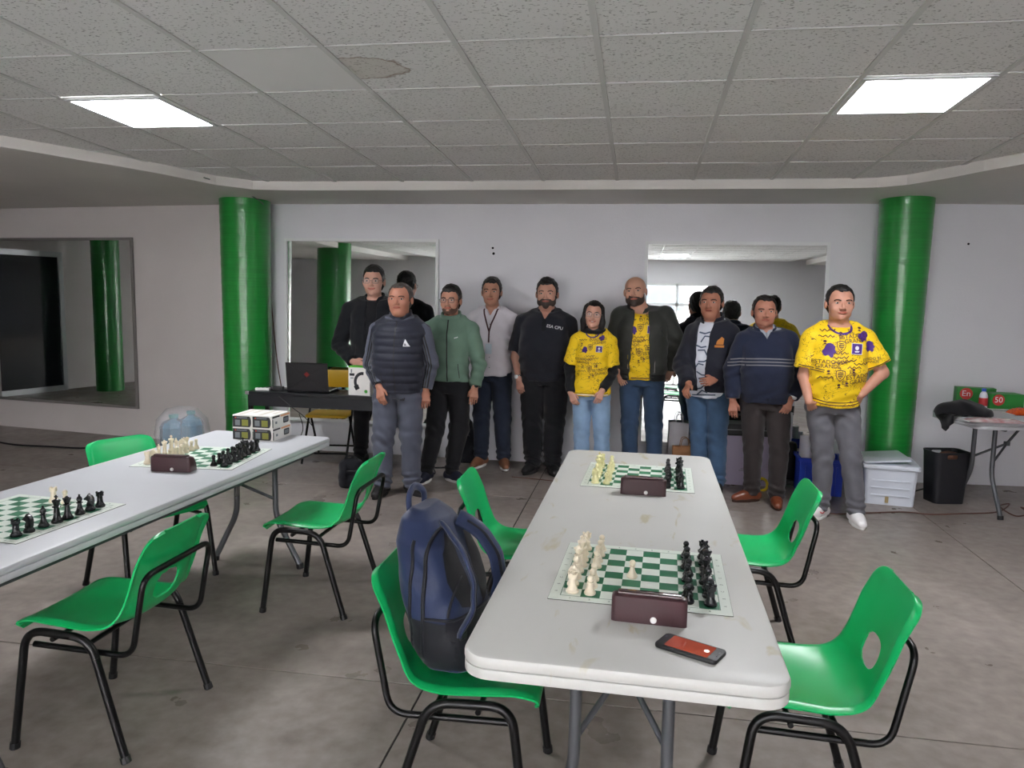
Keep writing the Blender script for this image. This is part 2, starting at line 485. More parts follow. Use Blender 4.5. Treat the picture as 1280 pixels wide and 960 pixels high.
# ------------------------------------------------------------------ columns
def column_material():
    m = mat('green_wrapped_paint', (28, 138, 52), rough=.30, spec=.5, coat=.4)
    b = bsdf(m); tc = N(m, 'ShaderNodeTexCoord')
    mp = N(m, 'ShaderNodeMapping'); mp.inputs['Scale'].default_value = (1.2, 1.2, 55)
    n = N(m, 'ShaderNodeTexNoise'); n.inputs['Scale'].default_value = 1.6; n.inputs['Detail'].default_value = 5
    L(m, tc.outputs['Object'], mp.inputs['Vector']); L(m, mp.outputs['Vector'], n.inputs['Vector'])
    bp = N(m, 'ShaderNodeBump'); bp.inputs['Strength'].default_value = .35; bp.inputs['Distance'].default_value = .006
    L(m, n.outputs['Fac'], bp.inputs['Height']); L(m, bp.outputs['Normal'], b.inputs['Normal'])
    L(m, mix_col(m, n.outputs['Fac'], lin((22, 118, 44)), lin((34, 152, 60))), b.inputs['Base Color'])
    return m
M_col = column_material()
def column(loc, r0, r1, h, label):
    prof = []; z = 0.0; rnd = random.Random(int(loc[0] * 100)); k = 0
    while z < h:
        t = z / h; prof.append((r0 + (r1 - r0) * t + rnd.uniform(-.0012, .0012), z)); z += .022
    prof.append((r1, h))
    o = MB().lathe(prof, 40).build('column', M_col, smooth=True, loc=loc, angle=60)
    return tag(o, label, 'column')
column((-3.79, 6.93, 0), .222, .236, 2.52, 'glossy green round column beside the black laptop desk')
column((2.17, 6.93, 0), .178, .212, 2.52, 'glossy green round column behind the white storage box')
column((-5.80, 0.4, 0), .32, .32, 2.9, 'green round column seen in the mirror behind the laptop desk')
column((-8.95, 4.70, 0), .20, .20, 2.9, 'green round column beside the dark glass door')

# ------------------------------------------------------------------ mirrors
def mirror(label, origin, ux, w, h, tilt, fm=None):
    """origin = lower left corner on the wall, ux = direction along the wall"""
    ang = math.atan2(ux[1], ux[0])
    t = thing('wall_mirror', label, 'mirror', origin, ang)
    t.rotation_euler = (tilt, 0, ang)
    f = MB(); fw = .028
    f.box((w / 2, -.012, h - fw / 2), (w, .024, fw)); f.box((w / 2, -.012, fw / 2), (w, .024, fw))
    f.box((fw / 2, -.012, h / 2), (fw, .024, h - 2 * fw)); f.box((w - fw / 2, -.012, h / 2), (fw, .024, h - 2 * fw))
    f.build('frame', fm or M_aluw, t)
    MB().box((w / 2, -.008, h / 2), (w - 2 * fw, .006, h - 2 * fw)).build('mirror_glass', M_glassmirror, t)
    return t
MT = -0.020
mirror('tall wall mirror behind the yellow folding chair, reflecting a green column', (-3.50, WY - .032, .31), (1, 0), 1.58, 1.815, MT)
mirror('tall wall mirror reflecting the glazed entrance door', (.03, WY - .032, .24), (1, 0), 1.61, 1.88, MT)
def on_wall_left(px, py):
    v = ray(px, py); k = .122
    t = (7.135 - 3.75 * k) / (v.y + k * v.x); return Vector((v.x * t, v.y * t, HC + v.z * t))
pa, pb = on_wall_left(1, 500), on_wall_left(175, 511)
dv = (pb - pa).xy.normalized()
zt = on_wall_left(167, 297).z
nrm = Vector((dv.y, -dv.x)) * .006
mirror('wide wall mirror on the aged wall, reflecting a dark glass door', (pa.x + nrm.x, pa.y + nrm.y, pb.z), (dv.x, dv.y), (pb - pa).xy.length, zt - pb.z, 0, mat('dull_grey_frame', (128, 124, 122), rough=.5))

# ------------------------------------------------------------------ glazed entrance behind the photographer, glass door on the west wall
M_glass = mat('window_glass', (225, 232, 232), rough=.02, alpha=.10, spec=.5)
M_dark_glass = mat('dark_tinted_glass', (38, 40, 44), rough=.06, spec=.7)
def glazed(name, x0, x1, z0, z1, y, cols, rail):
    t = bpy.data.objects.new(name, None); col.objects.link(t); struct(t); t.location = ((x0 + x1) / 2, y, z0)
    w, h = x1 - x0, z1 - z0; f = MB()
    def bar(cx, cz, sx, sz): f.box((cx, 0, cz), (sx, .07, sz))
    bar(0, .03, w, .06); bar(0, h - .03, w, .06); bar(0, rail, w, .07)
    for k in range(cols + 1): bar(-w / 2 + .03 + (w - .06) * k / cols, h / 2, .06, h)
    f.build('window_frame', M_aluw, t)
    for k in range(cols):
        cx = -w / 2 + w * (k + .5) / cols
        for a, b in ((.06, rail - .035), (rail + .035, h - .06)):
            MB().box((cx, .005, (a + b) / 2), (w / cols - .062, .006, b - a)).build('pane', M_glass, t)
    return t
glazed('window_1', DX0, DX1, 0, DTOP, REAR - .05, 7, 1.92)
# ground and the building across the street outside the entrance
M_pave = mat('pavement_outside', (196, 194, 192), rough=.9, noise=(2, .1))
struct(MB().box((0, -10.1, -.06), (30, 11.9, .1)).build('pavement', M_pave))
ob = thing('opposite_building', 'pale building across the street seen through the entrance', 'building', (0, -15, -.02))
M_ob = mat('pale_render', (215, 205, 200), rough=.9); M_obw = mat('grey_window', (60, 68, 76), rough=.2)
MB().box((0, 0, 2.0), (26, 2, 4.0)).build('wall', M_ob, ob)
for k in range(6): MB().box((-10 + k * 3.6, 1.01, 2.5), (1.6, .04, .9)).build('window', M_obw, ob)
# west side dark sliding door
wd = bpy.data.objects.new('door_1', None); col.objects.link(wd); struct(wd); wd.location = (WEST + .05, 5.85, 0)
f = MB()
for cy, cz, sy, sz in ((0, .04, 1.7, .08), (0, 2.1, 1.7, .08), (-.82, 1.07, .07, 2.1), (.82, 1.07, .07, 2.1), (.42, 1.07, .05, 2.1)): f.box((0, cy, cz), (.06, sy, sz))
f.build('door_frame', M_alu, wd)
MB().box((0, -.2, 1.07), (.012, 1.2, 2.0)).build('pane', M_dark_glass, wd)
M_pale_glass = mat('pale_patterned_glass', (170, 176, 180), rough=.15)
MB().box((0, .62, 1.07), (.012, .36, 2.0)).build('pane', M_pale_glass, wd)

# ------------------------------------------------------------------ green shell chairs
M_green = mat('green_polypropylene', (20, 182, 102), rough=.32, spec=.45, bump=(180, .03))
M_blacktube = mat('black_enamel_tube', (9, 9, 10), rough=.34, spec=.35)
M_blackplastic = mat('black_plastic', (24, 24, 26), rough=.5)
def make_chair():
    t = thing('shell_chair', 'green plastic shell chair', 'chair')
    prof = spline([(.228, 0, .405), (.222, 0, .432), (.16, 0, .446), (.05, 0, .438), (-.06, 0, .428), (-.13, 0, .434), (-.178, 0, .466), (-.204, 0, .525), (-.224, 0, .59), (-.246, 0, .67), (-.266, 0, .735), (-.279, 0, .766)], 12)
    ns = len(prof); nt = 56; vs = []
    for i, p in enumerate(prof):
        s = i / (ns - 1)
        a = prof[max(i - 1, 0)]; b = prof[min(i + 1, ns - 1)]; tg = (b - a).normalized(); nr = Vector((-tg.z, 0, tg.x)) * -1
        if nr.z < 0 and s < .5: nr = -nr
        if nr.x < 0 and s >= .5: nr = -nr
        w = np.interp(s, [0, .12, .35, .5, .62, .8, 1], [.19, .205, .222, .212, .196, .198, .192])
        if s > .87: w = w - .085 * (1 - sqrt(max(0, 1 - ((s - .87) / .13) ** 2)))
        if s < .06: w = w - .03 * (1 - sqrt(max(0, 1 - ((.06 - s) / .06) ** 2)))
        for k in range(nt + 1):
            q = -1 + 2 * k / nt
            bucket = np.interp(s, [0, .15, .4, .55, .8, .9, 1], [.002, .012, .034, .04, .028, .014, .002]) * abs(q) ** 2.6
            lip = -.016 * max(0, (abs(q) - .86) / .14) ** 1.5 * np.interp(s, [0, .1, .25], [0, .2, 1])
            p2 = p + nr * (bucket + lip)
            vs.append(Vector((p2.x, w * q, p2.z)))
    hc = Vector((0, 0, .542)); hw, hh = .068, .048
    fs = []; idx = lambda i, k: i * (nt + 1) + k
    def inhole(v): return v.x < -.15 and (abs(v.y) / hw) ** 2.6 + (abs(v.z - hc.z) / hh) ** 2.6 < 1
    for i in range(ns - 1):
        for k in range(nt):
            q = (idx(i, k), idx(i + 1, k), idx(i + 1, k + 1), idx(i, k + 1))
            if all(inhole(vs[j]) for j in q): continue
            fs.append(q)
    used = {j for f in fs for j in f}
    for j in used:
        v = vs[j]
        if inhole(v):
            g = ((abs(v.y) / hw) ** 2.6 + (abs(v.z - hc.z) / hh) ** 2.6) ** (1 / 2.6)
            if g > .25: v.y /= g; dz = (v.z - hc.z) / g; v.x += -(dz - (v.z - hc.z)) * .3; v.z = hc.z + dz
    mb = MB(); mb.add(vs, fs)
    me = mb.mesh('seat_shell', M_green, smooth=True, angle=0)
    bm = bmesh.new(); bm.from_mesh(me)
    bmesh.ops.delete(bm, geom=[v for v in bm.verts if not v.link_faces], context='VERTS')
    bmesh.ops.recalc_face_normals(bm, faces=bm.faces)
    bmesh.ops.solidify(bm, geom=bm.faces[:], thickness=.0065)
    bm.to_mesh(me); bm.free(); finish(me, True, 50)
    link('seat_shell', me, t)
    R = .014
    for sy in (-1, 1):
        U = fillet([(.215, .25 * sy, 0), (.158, .236 * sy, .430), (-.085, .236 * sy, .420), (-.215, .25 * sy, 0)], .07, 8)
        # split the bent hoop into two legs and the rail between them
        k1 = next(i for i, p in enumerate(U) if p.z > .33); k2 = len(U) - 1 - next(i for i, p in enumerate(reversed(U)) if p.z > .33)
        for path in (U[:k1 + 1], list(reversed(U[k2:]))):
            lg = MB().tube(path, R, 10).build('leg', M_blacktube, t, smooth=True, angle=60)
            a = path[0]; d = (path[1] - a).normalized() if len(path) > 1 else Vector((0, 0, 1))
            MB().tube([a + Vector((0, 0, .0)), a + d * .022], R * 1.22, 10).build('foot_cap', M_blackplastic, lg, smooth=True)
        MB().tube(U[k1:k2 + 1], R, 10).build('seat_rail', M_blacktube, t, smooth=True, angle=60)
    S = fillet([(.16, .2, .362), (-.215, .2, .352), (-.268, .2, .635), (-.268, -.2, .635), (-.215, -.2, .352), (.16, -.2, .362)], .055, 8)
    MB().tube(S, .0105, 10).build('back_support', M_blacktube, t, smooth=True, angle=60)
    for qx, qz in ((.06, .402), (-.07, .395)): MB().tube([(qx, -.235, qz), (qx, .235, qz)], .009, 8).build('cross_bar', M_blacktube, t, smooth=True, angle=60)
    return t
chair_spots = [
    ((-1.87, 2.41), pi, 'empty green chair with its back to the blue backpack, beside the board without a clock'),
    ((-1.59, 3.64), pi, 'empty green chair at the table with stacked boxes, across the aisle from the clock boxes'),
    ((-2.60, 3.66), radians(-24), 'green chair on the mirror side of the table with stacked boxes'),
    ((-.475, 2.25), 0.0, 'green chair carrying the blue backpack'),
    ((-.50, 3.42), 0.02, 'empty green chair just beyond the backpack chair'),
    ((.53, 3.57), pi, 'empty green chair opposite the far board, backing onto the bare floor'),
    ((.525, 2.36), pi, 'empty green chair tucked in beside the phone end of the table'),
]
proto = make_chair()
chairs = []
for i, (xy, a, lb) in enumerate(chair_spots):
    c = proto if i == 0 else copy_tree(proto)
    c.location = (*xy, 0); c.rotation_euler = (0, 0, a); c['label'] = lb; c['group'] = 'green shell chairs'
    chairs.append(c)

# ------------------------------------------------------------------ folding tables
def table_material(name, rgb, stains):
    m = mat(name, rgb, rough=.42, spec=.4)
    b = bsdf(m); tc = N(m, 'ShaderNodeTexCoord')
    n = N(m, 'ShaderNodeTexNoise'); n.inputs['Scale'].default_value = 2.2; n.inputs['Detail'].default_value = 7
    mp = N(m, 'ShaderNodeMapping'); mp.inputs['Scale'].default_value = (4.5, 1.6, 1)
    n2 = N(m, 'ShaderNodeTexNoise'); n2.inputs['Scale'].default_value = 2.4; n2.inputs['Detail'].default_value = 6; n2.inputs['Distortion'].default_value = 1.2
    L(m, tc.outputs['Object'], n.inputs['Vector']); L(m, tc.outputs['Object'], mp.inputs['Vector']); L(m, mp.outputs['Vector'], n2.inputs['Vector'])
    c = mix_col(m, n.outputs['Fac'], lin(tuple(x - 9 for x in rgb)), lin(tuple(min(255, x + 7) for x in rgb)))
    if stains:
        k = N(m, 'ShaderNodeMapRange'); k.inputs['From Min'].default_value = .61; k.inputs['From Max'].default_value = .70
        L(m, n2.outputs['Fac'], k.inputs['Value'])
        c = mix_col(m, math_node(m, 'MULTIPLY', k.outputs['Result'], .7), c, lin((178, 168, 128)))
    L(m, c, b.inputs['Base Color'])
    n3 = N(m, 'ShaderNodeTexNoise'); n3.inputs['Scale'].default_value = 220
    L(m, tc.outputs['Object'], n3.inputs['Vector'])
    bp = N(m, 'ShaderNodeBump'); bp.inputs['Strength'].default_value = .05; bp.inputs['Distance'].default_value = .004
    L(m, n3.outputs['Fac'], bp.inputs['Height']); L(m, bp.outputs['Normal'], b.inputs['Normal'])
    return m
M_table_r = table_material('stained_white_tabletop', (200, 200, 196), True)
M_table_l = table_material('cool_white_tabletop', (198, 200, 204), False)
M_legsteel = mat('grey_steel_tube', (92, 94, 98), rough=.4, metal=.4)
TZ = .745
def folding_table(label, loc, ang, Lh, W, m, inset=(.27, .27), th=.058, cr=.07):
    """loc = middle of the near short edge"""
    t = thing('folding_table', label, 'table', (loc[0], loc[1], 0), ang)
    mb = MB(); poly = [(x, y + Lh / 2) for x, y in rrect(W, Lh, cr, 7)]
    mb.prism(poly, TZ - th * .55, TZ, bevel=.009)
    p2 = [(x, y + Lh / 2) for x, y in rrect(W - .003, Lh - .003, cr - .001, 7)]
    mb.prism(p2, TZ - th, TZ - th * .55, bevel=.003)
    mb.build('tabletop', m, t, smooth=True, angle=30)
    for end, y in ((1, inset[0]), (-1, Lh - inset[1])):
        for sx in (-1, 1):
            path = fillet([(.122 * sx, y, TZ - th), (.124 * sx, y, .30), (.275 * sx, y, .012)], .07, 8)
            lg = MB().tube(path, .0165, 12).build('leg', M_legsteel, t, smooth=True, angle=60)
            MB().tube([(.275 * sx, y, 0), (.27 * sx, y, .03)], .021, 12).build('foot_cap', M_blackplastic, lg, smooth=True)
        MB().tube([(-.24, y, TZ - th - .012), (.24, y, TZ - th - .012)], .014, 10).build('crossbar', M_legsteel, t, smooth=True, angle=60)
        b = MB(); q = y + end * .18
        b.tube([(-.124, y, .40), (0, q, .53)], .009, 8); b.tube([(.124, y, .40), (0, q, .53)], .009, 8); b.tube([(0, q, .53), (0, q + end * .12, TZ - th)], .010, 8)
        b.box((0, q, .53), (.035, .03, .03))
        b.build('brace', M_legsteel, t, smooth=True, angle=60)
    if Lh > 2.2:
        for q in (-1, 1): MB().box((q * (W / 2 - .05), Lh / 2, TZ - th - .012), (.03, Lh - .3, .024)).build('side_rail', M_legsteel, t)
    return t
folding_table('long stained white folding table carrying the phone', (-.011, 1.668), -.013, 2.53, .765, M_table_r)
folding_table('long clean white folding table carrying the stacked clock boxes', (-2.27, 1.713), -.0468, 2.50, .76, M_table_l, inset=(.3, .2), th=.05, cr=.028)

# ------------------------------------------------------------------ chess
def board_material():
    m = mat('vinyl_chess_board', (225, 232, 222), rough=.45)
    b = bsdf(m); tc = N(m, 'ShaderNodeTexCoord'); sep = N(m, 'ShaderNodeSeparateXYZ'); L(m, tc.outputs['Object'], sep.inputs[0])
    SQ = .055
    ix = math_node(m, 'FLOOR', math_node(m, 'DIVIDE', math_node(m, 'ADD', sep.outputs['X'], SQ * 4), SQ))
    iy = math_node(m, 'FLOOR', math_node(m, 'DIVIDE', math_node(m, 'ADD', sep.outputs['Y'], SQ * 4), SQ))
    par = math_node(m, 'MODULO', math_node(m, 'ADD', math_node(m, 'ADD', ix, iy), 20), 2)
    par = math_node(m, 'GREATER_THAN', par, .5)
    inx = math_node(m, 'LESS_THAN', math_node(m, 'ABSOLUTE', sep.outputs['X']), SQ * 4)
    iny = math_node(m, 'LESS_THAN', math_node(m, 'ABSOLUTE', sep.outputs['Y']), SQ * 4)
    fac = math_node(m, 'MULTIPLY', par, math_node(m, 'MULTIPLY', inx, iny))
    # thin rule round the playing field
    mx = math_node(m, 'MAXIMUM', math_node(m, 'ABSOLUTE', sep.outputs['X']), math_node(m, 'ABSOLUTE', sep.outputs['Y']))
    rule = math_node(m, 'LESS_THAN', math_node(m, 'ABSOLUTE', math_node(m, 'SUBTRACT', mx, SQ * 4 + .0015)), .0012)
    c = mix_col(m, fac, lin((224, 232, 222)), lin((22, 110, 72)))
    c = mix_col(m, rule, c, lin((60, 110, 84)))
    L(m, c, b.inputs['Base Color'])
    return m
M_board = board_material(); M_boardback = mat('board_backing', (70, 74, 66), rough=.7); M_print = mat('dark_print', (62, 84, 70), rough=.6)
M_ivory = mat('ivory_plastic', (236, 224, 200), rough=.3, spec=.5)
M_ivory_y = mat('yellowed_ivory_plastic', (238, 232, 176), rough=.3, spec=.5)
M_ebony = mat('black_chess_plastic', (26, 27, 30), rough=.27, spec=.5)
def piece_mesh(kind, m):
    base = [(.0, 0), (.0175, 0), (.0185, .003), (.0185, .007), (.0155, .010), (.0150, .013), (.0120, .017)]
    def sc(pr, k, kr=1): return [(r * kr, z * k) for r, z in pr]
    mb = MB()
    if kind == 'pawn':
        pr = base + [(.0085, .026), (.0068, .034), (.0105, .0355), (.0105, .038), (.006, .039), (.0085, .042), (.0105, .047), (.0100, .052), (.006, .0565), (0.0005, .058)]
        mb.lathe(sc(pr, .95, .92), 14)
    elif kind == 'rook':
        pr = base + [(.0105, .028), (.0100, .041), (.0135, .0435), (.0140, .046), (.0140, .056), (.0102, .056), (.0100, .051), (.0005, .051)]
        mb.lathe(pr, 16)
        for k in range(4):
            a = k * pi / 2; mb.box((.0122 * cos(a), .0122 * sin(a), .0575), (.0045, .008, .005), a)
    elif kind == 'knight':
        mb.lathe(base + [(.0120, .021), (.0005, .023)], 16)
        poly = [(-.012, .018), (.012, .018), (.010, .030), (.006, .036), (.011, .040), (.020, .042), (.021, .047), (.012, .054), (.007, .060), (.003, .066), (.000, .061), (-.008, .058), (-.014, .048), (-.0155, .036), (-.014, .026)]
        mb.prism(poly, -.0085, .0085, axis='Y', bevel=.0028)
    elif kind == 'bishop':
        pr = base + [(.0085, .030), (.0068, .042), (.0115, .0435), (.0115, .046), (.0065, .048), (.0095, .053), (.0105, .058), (.0080, .065), (.0035, .070), (.0035, .0715), (.0045, .0735), (.0025, .0765), (.0005, .077)]
        mb.lathe(pr, 14)
    elif kind == 'queen':
        pr = base + [(.0095, .030), (.0075, .050), (.0125, .0525), (.0125, .055), (.0070, .057), (.0095, .064), (.0135, .076), (.0100, .0765), (.0085, .080), (.004, .083), (.004, .085), (.0005, .087)]
        mb.lathe(sc(pr, 1, 1.06), 16)
        for k in range(8):
            a = k * pi / 4; mb.ball((.0132 * cos(a), .0132 * sin(a), .0770), .0024, 6, 4)
    else:
        pr = base + [(.0100, .032), (.0078, .055), (.0130, .0575), (.0130, .060), (.0075, .062), (.0095, .069), (.0135, .081), (.0120, .083), (.0060, .086), (.0005, .087)]
        mb.lathe(sc(pr, 1, 1.08), 16); mb.box((0, 0, .0935), (.0045, .004, .016)); mb.box((0, 0, .0955), (.0125, .004, .0045))
    return mb.mesh(kind, m, smooth=True, angle=35)
PM = {(k, c): piece_mesh(k, m) for k in ('pawn', 'rook', 'knight', 'bishop', 'queen', 'king') for c, m in (('ivory', M_ivory), ('yellowed', M_ivory_y), ('black', M_ebony))}
BW = .508
def chess_board(cx, cy, ang, label):
    o = thing('chess_board', label, 'chess board', (cx, cy, TZ), ang, 'roll-up chess boards')
    MB().prism(rrect(BW, BW, .002, 1), .0, .0016).build('backing', M_boardback, o)
    MB().prism(rrect(BW - .002, BW - .002, .002, 1), .0016, .0026).build('playing_surface', M_board, o)
    lt = MB()
    for k in range(8):
        for sgn in (-1, 1):
            vs, fs = text_mesh('ABCDEFGH'[k], .013); lt.add([(sgn * .237 + y * -1, -.1925 + .055 * k + x, .0028) for x, y in vs], fs)
            vs, fs = text_mesh(str(k + 1), .013); lt.add([(-.1925 + .055 * k + x, sgn * .237 + y, .0028) for x, y in vs], fs)
    lt.build('lettering', M_print, o)['kind'] = 'stuff'
    return o
BACK = ['rook', 'knight', 'bishop', 'queen', 'king', 'bishop', 'knight', 'rook']
def piece(kind, colr, cx, cy, ang, rank, file, where, extra=None):
    lx, ly = -.1925 + .055 * (rank - 1) + random.uniform(-.004, .004), -.1925 + .055 * (file - 1) + random.uniform(-.004, .004)
    x, y = cx + lx * cos(ang) - ly * sin(ang), cy + lx * sin(ang) + ly * cos(ang)
    o = link('chess_' + kind, PM[(kind, colr)])
    o.location = (x, y, TZ + .0027)
    o.rotation_euler = (0, 0, ang + (0 if colr != 'black' else pi) + random.uniform(-.3, .3))
    word = {'ivory': 'ivory white', 'yellowed': 'yellowed ivory', 'black': 'glossy black'}[colr]
    nth = ('first', 'second', 'third', 'fourth', 'fifth', 'sixth', 'seventh', 'eighth')
    spot = f"{nth[8 - file]} from the table's middle" if where == W4 else f'{nth[file - 1]} from the clock'
    tag(o, extra or f'{word} chess {kind}, {spot}, on {where}', 'chess piece', f'{word} chess pieces on {where}')
    return o
B1, B2, B3, B4 = (.036, 2.295, -.035), (.025, 3.615, -.035), (-2.165, 3.50, .10), (-2.245, 2.40, -.06)
W1, W2, W3, W4 = 'the board beside the phone', 'the far board of the stained table', 'the board next to the stacked boxes', 'the board that has no clock'
for B, W, lb in ((B1, W1, 'green and white roll-up chess board laid out beside the phone'), (B2, W2, 'green and white roll-up chess board at the far end of the stained table'),
                 (B3, W3, 'green and white roll-up chess board next to the stacked clock boxes'), (B4, W4, 'green and white roll-up chess board without a clock')):
    chess_board(*B, lb)
for B, W, wc in ((B1, W1, 'ivory'), (B2, W2, 'yellowed'), (B3, W3, 'ivory')):
    for f in range(1, 9):
        piece(BACK[f - 1], wc, *B, 1, f, W); piece(BACK[f - 1], 'black', *B, 8, f, W)
        if not (B is B1 and f == 4): piece('pawn', wc, *B, 2, f, W)
        piece('pawn', 'black', *B, 7, f, W)
piece('pawn', 'ivory', *B1, 4, 4, W1, 'lone ivory white pawn advanced to the middle of the board beside the phone')
for f in range(1, 9): piece(BACK[8 - f], 'black', *B4, 8, f, W4)
piece('rook', 'ivory', *B4, 4, 8, W4); piece('pawn', 'ivory', *B4, 5, 8, W4)

# ------------------------------------------------------------------ chess clocks
M_clock = mat('maroon_plastic', (66, 40, 44), rough=.3, spec=.5)
M_clocktop = mat('glossy_maroon_plastic', (66, 40, 44), rough=.10, coat=.6)
M_white = mat('white_plastic', (236, 236, 234), rough=.4)
def chess_clock(label, x, y, ang):
    t = thing('chess_clock', label, 'chess clock', (x, y, TZ), ang, 'digital chess clocks')
    w = .098; prof = [(-.028, .0), (.044, .0), (.046, .012), (.040, .040), (.022, .066), (.004, .073), (-.020, .073), (-.0265, .068)]
    mb = MB(); secs = [(-w, .80), (-w + .004, .93), (-w + .012, 1.0), (w - .012, 1.0), (w - .004, .93), (w, .80)]; k = len(prof)
    vs = []
    for x_, s in secs:
        for a, b in prof: vs.append((x_, .006 + (a - .006) * (s if s < 1 else 1), b * (1 if b < .02 else (.6 + .4 * s) if s < 1 else 1)))
    fs = [(i * k + j, i * k + (j + 1) % k, (i + 1) * k + (j + 1) % k, (i + 1) * k + j) for i in range(len(secs) - 1) for j in range(k)]
    fs += [tuple(range(k - 1, -1, -1)), tuple((len(secs) - 1) * k + j for j in range(k))]
    mb.add(vs, fs); mb.build('housing', M_clock, t, smooth=True, angle=40)
    MB().rbox((0, -.008, .0755), (.166, .026, .007), .002).build('rocker', M_clocktop, t, smooth=True)
    b = MB(); b.lathe([(.0, 0), (.0085, 0), (.0085, .003), (.006, .0045), (.0005, .0045)], 16)
    b.v = [(x_, -z - .0275, y_) for x_, y_, z in b.v]; b.build('button', M_white, t, smooth=True, loc=(.012, 0, .013))
    MB().box((0, .034, .050), (.12, .004, .026), M=Matrix.Rotation(radians(-38), 3, 'X')).build('display', mat('grey_lcd', (120, 132, 118), rough=.2), t)
    return t
chess_clock('maroon chess clock beside the phone', .055, 1.965, -.05)
chess_clock('maroon chess clock at the far end of the stained table', .045, 3.295, -.03)
chess_clock('maroon chess clock on the table with the stacked boxes', -2.145, 3.20, .06)

# ------------------------------------------------------------------ phone
ph = thing('smartphone', 'black cased smartphone with a glowing orange-red screen', 'phone', (.152, 1.808, TZ), radians(-27))
MB().prism(rrect(.158, .078, .012), 0, .0105, bevel=.003).build('case', M_blackplastic, ph, smooth=True)
M_screen = mat('phone_screen', (120, 44, 28), rough=.08, emit=((150, 52, 30), .22), coat=.5)
_b = bsdf(M_screen); _tc = N(M_screen, 'ShaderNodeTexCoord'); _n = N(M_screen, 'ShaderNodeTexNoise'); _n.inputs['Scale'].default_value = 14
L(M_screen, _tc.outputs['Object'], _n.inputs['Vector'])
L(M_screen, mix_col(M_screen, _n.outputs['Fac'], lin((92, 30, 22)), lin((214, 92, 60))), _b.inputs['Emission Color'])
sc_ = MB().prism(rrect(.110, .062, .003), .0105, .0112).build('screen', M_screen, ph, loc=(.0, 0, 0))
MB().lathe([(0, 0), (.0065, 0), (.0065, .0004), (.0005, .0004)], 14).build('shutter_icon', mat('screen_white', (250, 240, 235), emit=((255, 240, 230), .6)), sc_, loc=(.042, 0, .0112))
MB().prism(rrect(.004, .024, .0015), .0105, .0118).build('home_button', mat('grey_button', (120, 120, 122), rough=.3), ph, loc=(.071, 0, 0))
MB().lathe([(0, 0), (.003, 0), (.003, .0005), (.0005, .0005)], 10).build('front_camera', mat('lens_grey', (90, 90, 100), rough=.1), ph, loc=(-.071, .018, .0106))

# ------------------------------------------------------------------ stacked clock boxes
M_card = mat('white_card', (228, 226, 222), rough=.55); M_cardblk = mat('black_print', (34, 35, 40), rough=.45)
M_olive = mat('olive_print', (136, 138, 52), rough=.5); M_greyp = mat('grey_print', (120, 126, 132), rough=.5); M_redp = mat('red_print', (206, 70, 52), rough=.5); M_orgp = mat('orange_print', (226, 164, 120), rough=.5)
def clock_box(label, x, y, z, ang):
    t = thing('product_box', label, 'box', (x, y, z), ang, 'stacked chess clock boxes')
    w, d, h = .122, .215, .072
    MB().box((0, 0, h / 2), (w, d, h)).build('carton', M_card, t)
    f = MB(); yv = -d / 2 - .0006
    def rect(x0, x1, z0, z1, mi, e=0): f.add([(x0, yv - e, z0), (x1, yv - e, z0), (x1, yv - e, z1), (x0, yv - e, z1)], [(0, 1, 2, 3)], mi)
    pts = [(-.060, .003)] + [(.040 + .012 * sin(a), .034 - .031 * cos(a)) for a in [k * pi / 10 for k in range(11)]] + [(-.060, .066)]
    f.add([(a, yv, b) for a, b in pts], [tuple(range(len(pts)))], 0)
    rect(-.046, -.039, .053, .060, 2, .0004); rect(-.036, .028, .054, .059, 3, .0004)
    rect(-.046, -.016, .012, .044, 3, .0004); rect(-.005, .034, .010, .046, 1, .0004)
    f.build('front_label', [M_cardblk, M_olive, M_redp, M_greyp], t)
    g = MB(); xv = w / 2 + .0006
    def rs(y0, y1, z0, z1, mi, e=0): g.add([(xv + e, y0, z0), (xv + e, y1, z0), (xv + e, y1, z1), (xv + e, y0, z1)], [(0, 1, 2, 3)], mi)
    rs(-.105, -.02, .058, .067, 0); rs(-.106, -.097, .004, .05, 0); rs(-.01, .10, .056, .066, 2); rs(-.072, -.05, .022, .036, 3)
    pr = [(.055 + a, .032 + b) for a, b in rrect(.066, .036, .008)]; g.add([(xv, a, b) for a, b in pr], [tuple(range(len(pr)))], 0)
    pr = [(.055 + a, .032 + b) for a, b in rrect(.048, .022, .004)]; g.add([(xv + .0004, a, b) for a, b in pr], [tuple(range(len(pr)))], 3)
    g.build('side_label', [M_cardblk, M_olive, M_orgp, M_greyp], t)
    k = MB(); zv = h + .0006
    for x0, x1, y0, y1 in ((-.04, -.01, -.09, .09), (.012, .04, -.02, .09)): k.add([(x0, y0, zv), (x1, y0, zv), (x1, y1, zv), (x0, y1, zv)], [(0, 1, 2, 3)])
    k.build('top_label', mat('pale_print', (206, 200, 190), rough=.6), t)
    return t
for i, (dx, dz, s) in enumerate(((0, 0, 'lower box of the stack, on the column side'), (.126, 0, 'lower box of the stack, on the aisle side'), (-.002, .0722, 'upper box of the stack, on the column side'), (.123, .0722, 'upper box of the stack, on the aisle side'))):
    clock_box('white chess clock carton, ' + s, -2.218 + dx, 4.085, TZ + dz, -.02 if i != 2 else .02)

